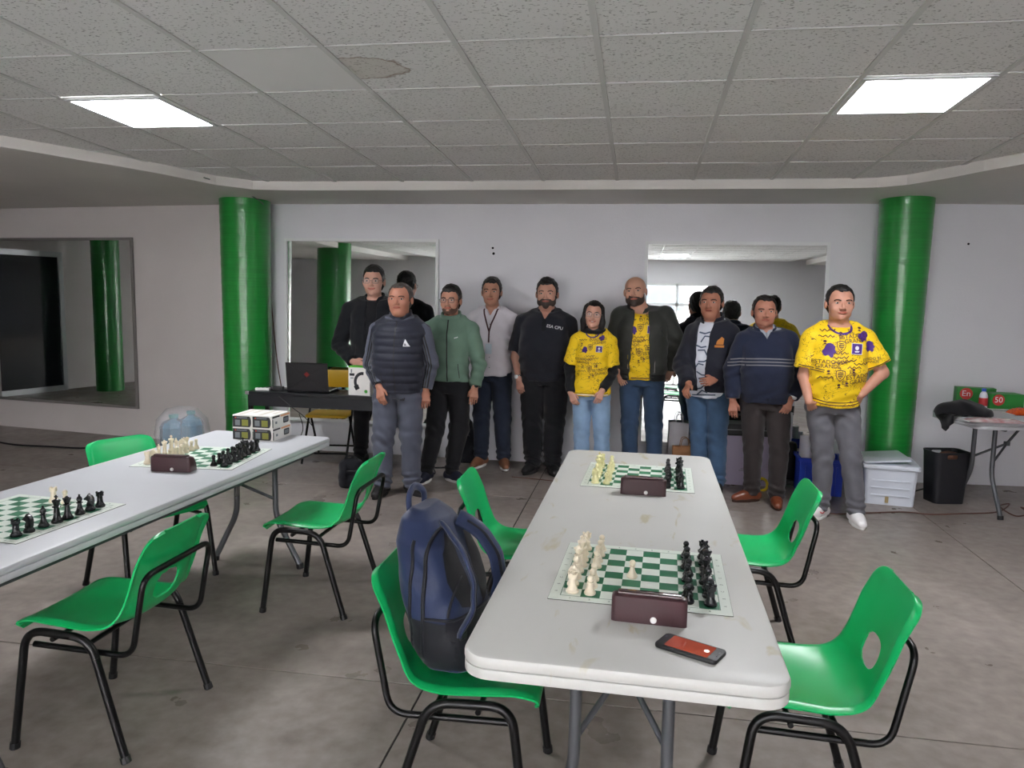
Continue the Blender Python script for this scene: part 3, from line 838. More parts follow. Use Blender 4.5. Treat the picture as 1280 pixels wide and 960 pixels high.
# ------------------------------------------------------------------ soft solids: distance fields turned into one smooth mesh
class Field:
    def __init__(s, xs, ys, zs):
        s.xs, s.ys, s.zs = (np.asarray(q, np.float32) for q in (xs, ys, zs))
        s.F = np.full((len(s.xs), len(s.ys), len(s.zs)), .5, np.float32)
    def slab(s, lo, hi):
        sl = tuple(slice(max(0, int(np.searchsorted(a, l)) - 1), min(len(a), int(np.searchsorted(a, h)) + 1)) for a, l, h in zip((s.xs, s.ys, s.zs), lo, hi))
        return sl, s.xs[sl[0]][:, None, None], s.ys[sl[1]][None, :, None], s.zs[sl[2]][None, None, :]
    def all(s): return s.xs[:, None, None], s.ys[None, :, None], s.zs[None, None, :]
    def union(s, sl, d, k):
        f = s.F[sl]
        if k > 0:
            h = np.maximum(k - np.abs(f - d), 0) / k
            s.F[sl] = np.minimum(f, d) - h * h * k * .25
        else: s.F[sl] = np.minimum(f, d)
    def cone(s, a, b, ra, rb, k=.015, cut=None, sub=False, flat=None):
        a, b = np.array(a, float), np.array(b, float); m = max(ra, rb) + k + .03
        sl, X, Y, Z = s.slab(np.minimum(a, b) - m, np.maximum(a, b) + m)
        e = b - a; L2 = max(float(e @ e), 1e-9)
        px, py, pz = X - a[0], Y - a[1], Z - a[2]
        t = np.clip((px * e[0] + py * e[1] + pz * e[2]) / L2, 0, 1)
        dx, dy, dz = px - t * e[0], py - t * e[1], pz - t * e[2]
        if flat: dx, dy, dz = dx * flat[0], dy * flat[1], dz * flat[2]
        d = np.sqrt(dx * dx + dy * dy + dz * dz) - (ra + (rb - ra) * t)
        if cut is not None:
            q, n = cut; d = np.maximum(d, (X - q[0]) * n[0] + (Y - q[1]) * n[1] + (Z - q[2]) * n[2])
        if sub: s.subtract(sl, d, k)
        else: s.union(sl, d, k)
    def subtract(s, sl, d, k):
        f = s.F[sl]; d = -d
        if k > 0:
            h = np.maximum(k - np.abs(f - d), 0) / k
            s.F[sl] = np.maximum(f, d) + h * h * k * .25
        else: s.F[sl] = np.maximum(f, d)
    def ell(s, c, r, k=.012, M=None, sub=False, pre=None):
        c = np.array(c, float); r = np.array(r, float); m = r.max() + k + .03
        sl, X, Y, Z = s.slab(c - m, c + m)
        x, y, z = X - c[0], Y - c[1], Z - c[2]
        if M is not None:
            A = np.array(M.transposed()); x, y, z = (A[i, 0] * x + A[i, 1] * y + A[i, 2] * z for i in range(3))
        k0 = np.sqrt((x / r[0]) ** 2 + (y / r[1]) ** 2 + (z / r[2]) ** 2)
        k1 = np.sqrt((x / r[0] ** 2) ** 2 + (y / r[1] ** 2) ** 2 + (z / r[2] ** 2) ** 2)
        d = k0 * (k0 - 1) / np.maximum(k1, 1e-6)
        if pre is not None: d = np.maximum(d, pre(X, Y, Z))
        if sub: s.subtract(sl, d, k)
        else: s.union(sl, d, k)
    def loft(s, prof, off=0.0, k=.02, zcut=None, p=2.3, mod=None):
        """prof rows: z, half width, half depth, cx, cy"""
        A = np.array(prof, float); z0, z1 = A[0, 0], A[-1, 0]; m = A[:, 1].max() + off + .05
        sl, X, Y, Z = s.slab((A[:, 3].min() - m, A[:, 4].min() - A[:, 2].max() - off - .05, z0 - off - .02), (A[:, 3].max() + m, A[:, 4].max() + A[:, 2].max() + off + .05, z1 + off + .05))
        zz = np.linspace(z0, z1, 120); ker = np.hanning(15); ker /= ker.sum()
        def it(c):
            v = np.interp(zz, A[:, 0], A[:, c]); v = np.convolve(np.pad(v, 7, mode='edge'), ker, 'valid')
            return np.interp(Z, zz, v)
        a, b, cx, cy = it(1) + off, it(2) + off, it(3), it(4)
        if mod is not None: 
            g = mod(X, Y, Z); a = a + g; b = b + g
        u = (np.abs((X - cx) / a) ** p + np.abs((Y - cy) / b) ** p) ** (1 / p)
        d = (u - 1) * np.minimum(a, b)
        d = np.maximum(d, np.maximum(z0 - off - Z, Z - z1 - off * .5))
        s.union(sl, d, k)
    def clip(s, fn):
        X, Y, Z = s.all(); s.F = np.maximum(s.F, fn(X, Y, Z).astype(np.float32))
    def ripple(s, fn):
        X, Y, Z = s.all(); s.F = s.F + fn(X, Y, Z).astype(np.float32)
    def nets(s):
        F = s.F; I = F < 0
        c = np.zeros(tuple(n - 1 for n in F.shape), np.uint8); cs = [(i, j, k) for i in (0, 1) for j in (0, 1) for k in (0, 1)]
        sh = c.shape
        for i, j, k in cs: c += I[i:i + sh[0], j:j + sh[1], k:k + sh[2]]
        mask = (c > 0) & (c < 8); idx = np.argwhere(mask)
        if len(idx) == 0: return np.zeros((0, 3)), np.zeros((0, 4), int)
        ids = np.full(sh, -1, np.int32); ids[mask] = np.arange(len(idx), dtype=np.int32)
        V = np.stack([F[idx[:, 0] + i, idx[:, 1] + j, idx[:, 2] + k] for i, j, k in cs], 1)
        acc = np.zeros((len(idx), 3)); cnt = np.zeros(len(idx)); C = np.array(cs, float)
        for a in range(8):
            for b in range(a + 1, 8):
                if abs(C[a] - C[b]).sum() != 1: continue
                va, vb = V[:, a], V[:, b]; x = (va < 0) != (vb < 0)
                t = va[x] / (va[x] - vb[x]); acc[x] += C[a] + (C[b] - C[a]) * t[:, None]; cnt[x] += 1
        fr = acc / cnt[:, None]
        P = np.stack([ax[idx[:, q]] + fr[:, q] * (ax[idx[:, q] + 1] - ax[idx[:, q]]) for q, ax in enumerate((s.xs, s.ys, s.zs))], 1)
        quads = []
        for ax in range(3):
            u, v = (ax + 1) % 3, (ax + 2) % 3
            lo = [slice(None)] * 3; hi = [slice(None)] * 3; lo[ax] = slice(0, -1); hi[ax] = slice(1, None)
            e = I[tuple(lo)] != I[tuple(hi)]; E = np.argwhere(e)
            E = E[(E[:, u] > 0) & (E[:, v] > 0) & (E[:, u] < F.shape[u] - 1) & (E[:, v] < F.shape[v] - 1)]
            if len(E) == 0: continue
            def cell(du, dv):
                q = E.copy(); q[:, u] -= du; q[:, v] -= dv; return ids[q[:, 0], q[:, 1], q[:, 2]]
            Q = np.stack([cell(1, 1), cell(0, 1), cell(0, 0), cell(1, 0)], 1)
            flip = ~I[E[:, 0], E[:, 1], E[:, 2]]; Q[flip] = Q[flip][:, ::-1]
            quads.append(Q)
        return P, np.concatenate(quads)
def grid(lo, hi, h): return np.arange(lo, hi + h, h)
def nets_mesh(name, P, Q, m, smooth=True):
    me = bpy.data.meshes.new(name)
    me.vertices.add(len(P)); me.vertices.foreach_set('co', P.astype(np.float32).ravel())
    nq = len(Q); me.loops.add(nq * 4); me.loops.foreach_set('vertex_index', Q.astype(np.int32).ravel())
    me.polygons.add(nq); me.polygons.foreach_set('loop_start', np.arange(0, nq * 4, 4, dtype=np.int32))
    me.polygons.foreach_set('use_smooth', np.ones(nq, bool))
    me.materials.append(m); me.update(calc_edges=True); me.validate()
    return me
def field_obj(name, F, m, parent):
    P, Q = F.nets()
    o = link(name, nets_mesh(name, P, Q, m), parent); o['_'] = 0; del o['_']
    return o, P, Q

# ------------------------------------------------------------------ people
def noise3(X, Y, Z, ph=0.0, f=1.0):
    return (np.sin(f * 23 * X + 2.4 * np.sin(f * 11 * Z + ph) + ph) * np.sin(f * 29 * Z + 2 * np.sin(f * 13 * X) + 1.7 * ph)
            + .6 * np.sin(f * 37 * Y + f * 19 * Z + 2 * np.sin(f * 17 * X + ph)) + .4 * np.sin(f * 61 * Z + 3 * np.sin(f * 21 * X + ph) + 2 * np.sin(f * 19 * Y)))
class Surf:
    def __init__(s, P, Q): s.t = BVHTree.FromPolygons(P.tolist(), Q.tolist())
    def y(s, x, z):
        h = s.t.ray_cast(Vector((x, -2, z)), Vector((0, 1, 0)))
        return None if h[0] is None else h[0].y
def decal(name, shape, cx, cz, rot, m, surf, parent, off=.003, fine=.016, side=None, label=None, kind=None):
    vs, fs = shape; bm = bmesh.new()
    bv = [bm.verts.new((x, y, 0)) for x, y in vs]
    for f in fs:
        try: bm.faces.new([bv[i] for i in f])
        except ValueError: pass
    if fine:
        bmesh.ops.triangulate(bm, faces=bm.faces[:])
        for _ in range(4):
            es = [e for e in bm.edges if e.calc_length() > fine]
            if not es: break
            bmesh.ops.subdivide_edges(bm, edges=es, cuts=1); bmesh.ops.triangulate(bm, faces=bm.faces[:])
    c, s_ = cos(rot), sin(rot); bad = []
    for v in bm.verts:
        x, z = cx + v.co.x * c - v.co.y * s_, cz + v.co.x * s_ + v.co.y * c
        y = surf.y(x, z)
        if y is None or y > .15: bad.append(v); y = 0
        v.co = (x, y - off, z)
    bmesh.ops.delete(bm, geom=bad, context='VERTS')
    if not bm.faces: bm.free(); return None
    me = bpy.data.meshes.new(name); bm.to_mesh(me); bm.free(); me.materials.append(m); finish(me, True, 0)
    o = link(name, me, parent)
    if label: o['label'] = label
    if kind: o['kind'] = kind
    return o
def poly_shape(pts): return pts, [tuple(range(len(pts)))]
def smooth_shape(pts):
    q = spline([(*p, 0) for p in pts[-1:] + pts + pts[:2]], 4)[4:-4]; return poly_shape([(p.x, p.y) for p in q][:-1])
def strip_shape(pts, w):
    P = [Vector(p) for p in pts]; vs = []; n = len(P)
    for i in range(n):
        t = (P[min(i + 1, n - 1)] - P[max(i - 1, 0)]).normalized(); q = Vector((-t.y, t.x)) * (w / 2)
        vs += [tuple((P[i] + q)[:2]), tuple((P[i] - q)[:2])]
    return vs, [(2 * i, 2 * i + 1, 2 * i + 3, 2 * i + 2) for i in range(n - 1)]
def ring_shape(pts, w):
    n = len(pts); cx = sum(p[0] for p in pts) / n; cy = sum(p[1] for p in pts) / n
    k = 1 - w
    vs = list(pts) + [(cx + (x - cx) * k, cy + (y - cy) * k) for x, y in pts]
    return vs, [(i, (i + 1) % n, n + (i + 1) % n, n + i) for i in range(n)]
def merge_shapes(items):
    V, Fc = [], []
    for (vs, fs), x, y, r in items:
        o = len(V); V += [(x + a * cos(r) - b * sin(r), y + a * sin(r) + b * cos(r)) for a, b in vs]; Fc += [tuple(i + o for i in f) for f in fs]
    return V, Fc
M_hair = mat('black_hair', (22, 19, 18), rough=.45, bump=(160, .4, (1, 1, .25)))
M_hairg = mat('greying_hair', (78, 72, 68), rough=.5, bump=(160, .4, (1, 1, .25)))
M_beard = mat('dark_beard', (62, 50, 44), rough=.7, bump=(220, .5))
M_stubble = mat('short_stubble', (92, 66, 54), rough=.7, bump=(260, .4))
M_eye = mat('eye_white', (196, 186, 178), rough=.25); M_iris = mat('dark_iris', (34, 22, 16), rough=.15)
M_brow = mat('dark_eyebrow', (32, 25, 22), rough=.8)
M_specs = mat('dark_spectacle_frame', (30, 28, 30), rough=.3); M_specs_l = mat('thin_metal_spectacle_frame', (120, 110, 104), rough=.3, metal=.6)
M_lens = mat('spectacle_lens', (220, 228, 230), rough=.03, alpha=.12)
M_tooth = mat('teeth', (238, 234, 228), rough=.3)
M_steel = mat('polished_steel', (205, 206, 208), rough=.2, metal=.9)
def skin(name, rgb):
    m = mat('skin_' + name, rgb, rough=.5, spec=.4, noise=(22, .05), bump=(140, .05)); bsdf(m).inputs['Subsurface Weight'].default_value = .06
    bsdf(m).inputs['Subsurface Radius'].default_value = (.012, .004, .002); return m
def fabric(name, rgb, rough=.85, fold=.28, weave=None, sheen=.15, noise=.05):
    m = mat(name, rgb, rough=rough, spec=.25, noise=(9, noise), bump=(11, fold, (1, 1, .8)), sheen=sheen)
    return m
def unit(v):
    v = np.array(v, float); return v / max(np.linalg.norm(v), 1e-9)

def person(S):
    P0 = on_z(*S['foot'], 0)
    if 'Y' in S: P0 = on_y(*S['foot'], S['Y']); P0.z = 0
    H = on_y(*S['top'], P0.y).z; sc = H / 1.70; yaw = S.get('yaw', 0.0)
    root = thing('person', S['label'], 'person', tuple(P0), yaw, 'people lined up along the wall'); root.scale = (sc, sc, sc)
    cy_, sy_ = cos(-yaw), sin(-yaw)
    def pl(px, py, dy=0.0):
        w = on_y(px, py, P0.y + dy) - P0
        return np.array((w.x * cy_ - w.y * sy_, w.x * sy_ + w.y * cy_, w.z)) / sc
    girth = S.get('girth', 1.0)
    hd = pl(*S['head']); HS = S.get('hsc', 1.07); hc = np.array((hd[0], S.get('hy', -.015), 1.70 - .112 * HS))
    sh, el, wr, ti = [], [], [], []
    for k, sg in ((0, -1), (1, 1)):
        a = pl(*S['sh'][k]); sh.append(np.array((a[0] - sg * .045, .015, min(max(a[2] - .035, 1.33), 1.41))))
        el.append(pl(*S['el'][k])); wr.append(pl(*S['wr'][k])); ti.append(pl(*S['ti'][k]))
        # keep natural segment lengths
        u = el[k] - sh[k]; l = np.linalg.norm(u); el[k] = sh[k] + u / l * min(max(l, .25), .31)
        u = wr[k] - el[k]; l = np.linalg.norm(u); wr[k] = el[k] + u / l * min(max(l, .21), .26)
        u = ti[k] - wr[k]; ti[k] = wr[k] + unit(u) * .18
    hipx = pl(S['hip'][0], S['hip'][1])[0]
    kn, an = [], []
    for k, sg in ((0, -1), (1, 1)):
        a = pl(*S['an'][k]); kx = pl(*S['kn'][k])[0]
        ay = S.get('ay', (0, 0))[k]
        an.append(np.array((a[0], .02 + ay, .085))); kn.append(np.array((kx, -.015 + ay * .6, .475)))
    hipj = [np.array((hipx - .088, .01, .87)), np.array((hipx + .088, .01, .87))]
    cx = (sh[0][0] + sh[1][0]) / 2; sw = (sh[1][0] - sh[0][0]) / 2
    (ca, cb), (ba, bb), (ha, hb) = S['chest'], S['belly'], S['hips']
    bl = S.get('lean', -.01)
    prof = [(.80, ha * .86, hb * .84, hipx, .01), (.90, ha, hb, hipx, .01), (1.00, (ha * .4 + ba * .6), (hb * .3 + bb * .7), hipx * .8 + cx * .2, .005 + bl * .5), (1.10, ba, bb, hipx * .5 + cx * .5, bl),
            (1.22, (ca * .7 + ba * .3), (cb * .7 + bb * .3), cx * .8 + hipx * .2, bl * .4), (1.31, ca, cb, cx, .0), (1.38, min(ca * .86, sw), cb * .80, cx, .012), (1.43, .085, .07, cx * .7 + hc[0] * .3, .02)]
    # ---- body
    xs_all = [p[0] for p in sh + el + wr + ti + an + kn] + [cx - ca, cx + ca]; ys_all = [p[1] for p in el + wr + ti] + [-bb - .05, bb + .05, -.16, .14]
    x0, x1, y0, y1 = min(xs_all) - .08, max(xs_all) + .08, min(ys_all) - .07, max(ys_all) + .06
    zh = min(p[2] for p in ti + wr) - .03; zw = max(wr[0][2], wr[1][2]) + .05
    zw = min(zw, 1.3)
    zs = np.concatenate([np.arange(.0, zh, .02), np.arange(zh, zw, .0045), np.arange(zw, 1.40, .012), np.arange(1.40, 1.735, .0042)])
    B = Field(grid(x0, x1, .0045), grid(y0, y1, .0045), zs)
    B.loft(prof, -.012, .02)
    for k, sg in ((0, -1), (1, 1)):
        B.cone((hc[0] * .5 + cx * .5 + sg * .03, .02, 1.415), sh[k] - np.array((0, 0, .01)), .040, .040, .03)
        B.cone(sh[k], el[k], .050 * girth ** .5, .040 * girth ** .4, .02)
        B.cone(el[k], wr[k], .041 * girth ** .4, .0265, .012)
        B.cone(hipj[k], kn[k], .082, .055, .02); B.cone(kn[k], an[k], .053, .034, .02)
        # hand
        d = unit(ti[k] - wr[k]); inn = np.array((-sg, 0, 0.)); back = S.get('palm', ((.25, 1., 0), (.25, 1., 0)))[k]
        n = unit(np.array((-sg * back[0], back[1], back[2]))); n = unit(n - d * (n @ d)); side = np.cross(n, d)
        if side @ inn < 0: side = -side          # thumb side points to the body midline
        if S.get('thumb', (0, 0))[k]: side = -side
        hs = .95 * S.get('hand', 1.0); w0 = wr[k]
        offs = [(.030, .068, .0088), (.0105, .076, .0090), (-.0095, .071, .0088), (-.029, .056, .0078)]
        curl = S.get('curl', (.45, .45))[k]
        for i, (o, ln, r) in enumerate(offs):
            root_ = w0 + d * .012 + side * o * .45 * hs; kn_ = w0 + d * .088 * hs + side * o * hs
            B.cone(root_, kn_, .0125 * hs, .0122 * hs, .012)
            c1, c2 = curl * (.6 + .12 * i), curl * (1.5 + .15 * i); sp = side * (o * .9)
            d1 = unit(d * cos(c1) + n * sin(c1) + sp); d2 = unit(d * cos(c2) + n * sin(c2) + sp * .5)
            m_ = kn_ + d1 * ln * .55 * hs; B.cone(kn_, m_, r * hs, r * .95 * hs, .003); B.cone(m_, m_ + d2 * ln * .5 * hs, r * .95 * hs, r * .82 * hs, .002)
        tb = w0 + d * .022 * hs + side * .020 * hs; t1 = tb + unit(d * .75 + side * .62 + n * .25) * .042 * hs; t2 = t1 + unit(d * .95 + side * .12 + n * .3) * .036 * hs
        B.cone(w0 + d * .01, tb, .014 * hs, .0135 * hs, .01); B.cone(tb, t1, .0125 * hs, .0105 * hs, .006); B.cone(t1, t2, .0105 * hs, .0085 * hs, .002)
    Rh = Matrix.Rotation(S.get('hyaw', 0), 3, 'Z') @ Matrix.Rotation(S.get('hroll', 0), 3, 'Y') @ Matrix.Rotation(S.get('hpitch', 0), 3, 'X')
    An = np.array(Rh); fw = S.get('face', 1.0)
    fw = fw * 1.05
    def hp(x, y, z): return hc + An @ (np.array((x * fw, y, z)) * HS)
    def hr(r): return (r[0] * fw * HS, r[1] * HS, r[2] * HS)
    B.ell(hp(0, .012, .030), hr((.073, .094, .081)), .0, Rh)
    B.ell(hp(0, -.028, -.025), hr((.061, .062, .078)), .03, Rh); B.ell(hp(0, -.026, -.068), hr((.054 * S.get('jaw', 1), .054, .044)), .02, Rh)
    B.ell(hp(0, -.070, -.094), (.020, .016, .016), .018, Rh)
    for q in (-1, 1):
        B.ell(hp(.040 * q, -.058, -.030), (.024, .024, .026), .02, Rh)
        B.ell(hp(.031 * q, -.101, .004), (.017, .017, .0125), .01, Rh, sub=True)
        B.ell(hp(.0755 * q, .012, -.008), (.011, .019, .031), .006, Rh)
    B.cone(hp(-.034, -.080, .021), hp(.034, -.080, .021), .0105, .0105, .012)
    B.cone(hp(0, -.087, .006), hp(0, -.106, -.030), .0075, .0125, .008)
    for q in (-1, 1): B.ell(hp(.0125 * q, -.095, -.034), (.009, .010, .0075), .005, Rh)
    B.cone(hp(-.019, -.0835, -.058), hp(.019, -.0835, -.058), .0062, .0062, .006)
    B.cone(hp(0, -.082, -.058), hp(0, -.086, -.056), .009, .008, .006)
    nb = np.array((cx * .75 + hc[0] * .25, .022, 1.41)); nr = S.get('neck', .056)
    B.cone(hp(0, .018, -.045), nb, nr, nr * 1.08, .022)
    if S.get('chin2'): B.ell(hp(0, -.03, -.105), (.05, .05, .03), .03, Rh)
    sk = skin(S['name'], S['skin'])
    body, BP, BQ = field_obj('body', B, sk, root)
    # ---- face parts
    for q in (-1, 1):
        e = MB(); e.ball(hp(.031 * q, -.0800, .0035), (.0128, .0085, .0070), 12, 8, 0, Rh); e.ball(hp(.031 * q, -.0868, .0032), (.0058, .0032, .0058), 8, 6, 1, Rh)
        e.build('eye', [M_eye, M_iris], root, smooth=True, angle=0)
        br = [hp(.014 * q, -.0925, .0195), hp(.028 * q, -.0930, .0240), hp(.042 * q, -.0850, .0225), hp(.049 * q, -.0775, .0165)]
        MB().tube(spline(br, 3), [.0034] * 9 + [.0022], 8).build('eyebrow', S.get('brow', M_brow), root, smooth=True, angle=0)
    sm = S.get('smile', .0)
    lip = mat('lips_' + S['name'], tuple(int(v * f) for v, f in zip(S['skin'], (.86, .66, .64))), rough=.4)
    for dz, r in ((.0035, .0036), (-.0045, .0046)):
        pts = [hp(t * (.0245 + sm * .006), -.0912 + 9 * (t * .026) ** 2, -.058 + dz * (1 - t * t) + sm * .010 * t * t) for t in np.linspace(-1, 1, 9)]
        MB().tube(pts, [.0012] + [r] * 7 + [.0012], 8).build('lip', lip, root, smooth=True, angle=0)
    if S.get('teeth'):
        MB().ball(hp(0, -.0915, -.0575), (.017, .0045, .0048), 12, 6, 0, Rh).build('teeth', M_tooth, root, smooth=True, angle=0)
    # ---- hair
    hs_ = S.get('hair')
    hm = S.get('hairmat', M_hair)
    if hs_:
        Hf = Field(grid(hc[0] - .15, hc[0] + .15, .0045), grid(hc[1] - .14, hc[1] + .17, .0045), grid(hc[2] - .26 if hs_ == 'long' else hc[2] - .12, hc[2] + .15, .0045))
        line = S.get('hairline', .060) + .008
        up = S.get('hairtop', .012)
        Hf.ell(hp(0, .014, .032 + up * .3), hr((.0785, .0985, .083 + up)), 0, Rh); Hf.ell(hp(0, .02, -.01), hr((.074, .088, .08)), .02, Rh)
        if hs_ == 'quiff': Hf.ell(hp(0, -.045, .108), hr((.045, .05, .026)), .02, Rh); Hf.ell(hp(.0, -.02, .118), (.02, .02, .018), .02, Rh)
        iA = An.T / HS; temple = S.get('temple', 0)
        def cutf(X, Y, Z):
            lx, ly, lz = ((X - hc[0]) * iA[i, 0] + (Y - hc[1]) * iA[i, 1] + (Z - hc[2]) * iA[i, 2] for i in range(3))
            lx = lx / fw; c = -ly / np.sqrt(lx * lx + ly * ly + 1e-9)
            zl = np.interp(c, [-1, -.6, -.15, .05, .28, .36, .52, .72, .88, 1], [-.085, -.065, -.02, .012, -.022, -.012, line - .018 + .010 * temple, line + .004 + .010 * temple, line + .002 + .004 * temple, line])
            return (zl - lz) * .8 + .0022 * noise3(X, Y, Z, 1.3, 3)
        Hf.clip(cutf)
        if hs_ == 'long':
            for q in (-1, 1):
                Hf.cone(hp(.060 * q, .005, .06), hp(.078 * q, .0, -.06), .030, .030, .02); Hf.cone(hp(.078 * q, .0, -.06), hp(.080 * q, .005, -.150), .031, .022, .02)
            Hf.cone(hp(0, .05, .02), hp(0, .06, -.15), .065, .05, .03)
            Hf.ell(hp(0, -.055, -.030), hr((.061, .080, .100)), .008, Rh, sub=True)
            Hf.ripple(lambda X, Y, Z: .0012 * np.sin(260 * X + 4 * np.sin(9 * Z)))
        else: Hf.ripple(lambda X, Y, Z: .0022 * noise3(X, Y, Z, .7, 4.0))
        field_obj('hair', Hf, hm, root)
    if S.get('beard'):
        bt, bmx = S['beard']
        Bf = Field(grid(hc[0] - .1, hc[0] + .1, .0042), grid(hc[1] - .13, hc[1] + .05, .0042), grid(hc[2] - .16, hc[2] + .03, .0042))
        Bf.ell(hp(0, -.026, -.066), hr((.056 * S.get('jaw', 1) + bt, .055 + bt, .045 + bt)), 0, Rh); Bf.ell(hp(0, -.028, -.028), hr((.0605 + bt, .060 + bt, .076 + bt)), .01, Rh); Bf.ell(hp(0, -.070, -.096), (.020 + bt * 1.6, .016 + bt, .017 + bt * 1.5), .012, Rh)
        c_ = hp(0, 0, -.036)
        def bc(X, Y, Z):
            lx = np.abs(X - c_[0]); return np.maximum(Z - (c_[2] + np.where(lx > .043, .9 * (lx - .043), 0) - .004), Y - (hc[1] + .012)) + .002 * noise3(X, Y, Z, 2, 4)
        Bf.clip(bc); Bf.ell(hp(0, -.094, -.058), (.025, .014, .0105), .004, Rh, sub=True); Bf.ell(hp(0, -.098, -.032), (.02, .012, .014), .004, Rh, sub=True)
        field_obj('beard', Bf, bmx, root)
    if S.get('specs'):
        gm, gw = S['specs']; g = MB()
        for q in (-1, 1):
            pr = [hp(.0325 * q + a * 1.0, -.100 + abs(a) * .02, .001 + b) for a, b in rrect(.047, .034 * gw, .012, 4)]
            g.tube(pr, .0019, 6, closed=True)
            g.tube([hp(.057 * q, -.097, .006), hp(.073 * q, -.07, .006), hp(.078 * q, .01, .004)], .0018, 6)
        g.tube([hp(-.0095, -.101, .004), hp(0, -.104, .006), hp(.0095, -.101, .004)], .0019, 6)
        gl = g.build('eyeglasses', gm, root, smooth=True, angle=0)
        for q in (-1, 1):
            pr = [hp(.0325 * q + a, -.1002 + abs(a) * .02, .001 + b) for a, b in rrect(.046, .033 * gw, .012, 4)]
            MB().add(pr, [tuple(range(len(pr)))]).build('lens', M_lens, gl)
    # ---- trousers
    T = S['trousers']; tm = T['mat']; lo = T.get('loose', 1.0); wz = T.get('waist', .95); tl = T.get('length', .055)
    T0 = Field(grid(min(an[0][0], hipx - ha) - .12, max(an[1][0], hipx + ha) + .12, .008), grid(-hb - .12, hb + .12, .008), np.concatenate([grid(.0, .22, .006), grid(.228, wz + .03, .009)]))
    T0.loft([(z, a, b, c, y) for z, a, b, c, y in prof if z < 1.15], .005, .02)
    T0.clip(lambda X, Y, Z: np.maximum(Z - wz, .78 - Z))
    for k, sg in ((0, -1), (1, 1)):
        a_ = np.array((an[k][0], an[k][1] - .005, tl + .05)); fl = T.get('flare', 1.0)
        hj = hipj[k] + np.array((sg * (ha - .165) * .45, 0, -.02))
        T0.cone(hj, kn[k] + np.array((0, .01, 0)), .094 * lo * (ha / .165) ** .5, .071 * lo, .018)
        T0.cone(kn[k] + np.array((0, .01, 0)), a_, .071 * lo, .060 * lo * fl, .015, cut=((0, 0, tl), (0, 0, -1.)))
    wa = T.get('wrinkle', 1.0)
    def tw(X, Y, Z):
        low = np.exp(-((Z - .12) / .07) ** 2); knee = np.exp(-((Z - .47) / .10) ** 2); cr = np.exp(-((Z - .80) / .07) ** 2)
        return wa * (.0055 * low * np.sin(115 * Z + 4 * np.sin(14 * X) + 3 * np.sin(16 * Y)) + .0035 * (knee + cr) * np.sin(70 * Z + 5 * np.sin(12 * X) + 3 * Y * 20) + .0022 * noise3(X, Y, Z, T.get('seed', 0)))
    T0.ripple(tw)
    tro, TP, TQ = field_obj(T.get('name', 'trousers'), T0, tm, root); tsurf = Surf(TP, TQ)
    # ---- shoes
    sm_, so_ = S['shoes']; ta = S.get('toe', (-.25, .25))
    for k, sg in ((0, -1), (1, 1)):
        a_ = ta[k]; f = np.array((sin(a_), -cos(a_), 0)); q = np.array((an[k][0], an[k][1], 0)); Fs = Field(grid(q[0] - .22, q[0] + .22, .006), grid(q[1] - .26, q[1] + .18, .006), grid(-.004, .14, .005))
        hgt = S.get('shoeh', 1.0)
        Fs.cone(q + (0, 0, .055) - f * .045, q + (0, 0, .09 * hgt), .040, .040, .02); Fs.cone(q + (0, 0, .045) - f * .05, q + (0, 0, .048) + f * .07, .041, .043, .02); Fs.cone(q + (0, 0, .048) + f * .06, q + (0, 0, .034) + f * .150, .044, .032, .02)
        Fs.cone(q + (0, 0, .072) + f * .01, q + (0, 0, .045) + f * .12, .034, .03, .02)
        Fs.clip(lambda X, Y, Z: np.maximum(.020 - Z, Z - .112 * hgt))
        sho, _, _ = field_obj('shoe', Fs, sm_, root)
        s2 = MB(); out = []
        for t in range(28):
            an_ = 2 * pi * t / 28; u = cos(an_); v = sin(an_); lx = .128 * u + .048; w_ = (.046 if u > 0 else .041) * v * (1 - .12 * u)
            w_ = w_ * 1.0; side_ = np.array((-f[1], f[0], 0)); out.append(tuple((q + f * lx + side_ * w_)[:2]))
        area = sum(out[i][0] * out[(i + 1) % 28][1] - out[(i + 1) % 28][0] * out[i][1] for i in range(28))
        if area < 0: out.reverse()
        s2.prism(out, 0, .026, bevel=.005); s2.build('sole', so_, sho, smooth=True, angle=50)
        if S.get('laces'):
            lc = MB(); side_ = np.array((-f[1], f[0], 0))
            for j in range(4):
                c0 = q + f * (.035 + .022 * j) + np.array((0, 0, .098 - .011 * j)); lc.tube([c0 - side_ * .022 - np.array((0, 0, .006)), c0, c0 + side_ * .022 - np.array((0, 0, .006))], .003, 6)
            o_ = lc.build('laces', S['laces'], sho, smooth=True, angle=0); o_['kind'] = 'stuff'
    # ---- upper layers
    surfs = {}
    for Ly in S['layers']:
        off = Ly.get('off', .012); hem = Ly.get('hem', .86); slv = Ly.get('sleeve', 2.0); hs2 = Ly.get('h', .0075)
        arms_out = [0, 1] if slv > 0 else []
        X0 = min([cx - ca, hipx - ha, cx - ba] + [p[0] - .02 for k in arms_out for p in (el[k], wr[k], sh[k])]) - off - .09
        X1 = max([cx + ca, hipx + ha, cx + ba] + [p[0] + .02 for k in arms_out for p in (el[k], wr[k], sh[k])]) + off + .09
        Y0 = min([-bb + bl, -cb] + [p[1] for k in arms_out for p in (el[k], wr[k])]) - off - .09; Y1 = max([bb, cb, hb] + [p[1] for k in arms_out for p in (el[k], wr[k])]) + off + .09
        Z0 = min([hem] + ([wr[k][2] for k in arms_out] if slv > 1.2 else [])) - .06
        G = Field(grid(X0, X1, hs2), grid(Y0, Y1, hs2), grid(Z0, 1.55, hs2))
        mod = None
        if Ly.get('quilt'):
            qs = Ly['quilt']; mod = lambda X, Y, Z: (.009 * np.sqrt(np.abs(np.sin(pi * Z / qs))) - .006) * (Z < 1.40)
        pr2 = list(prof)
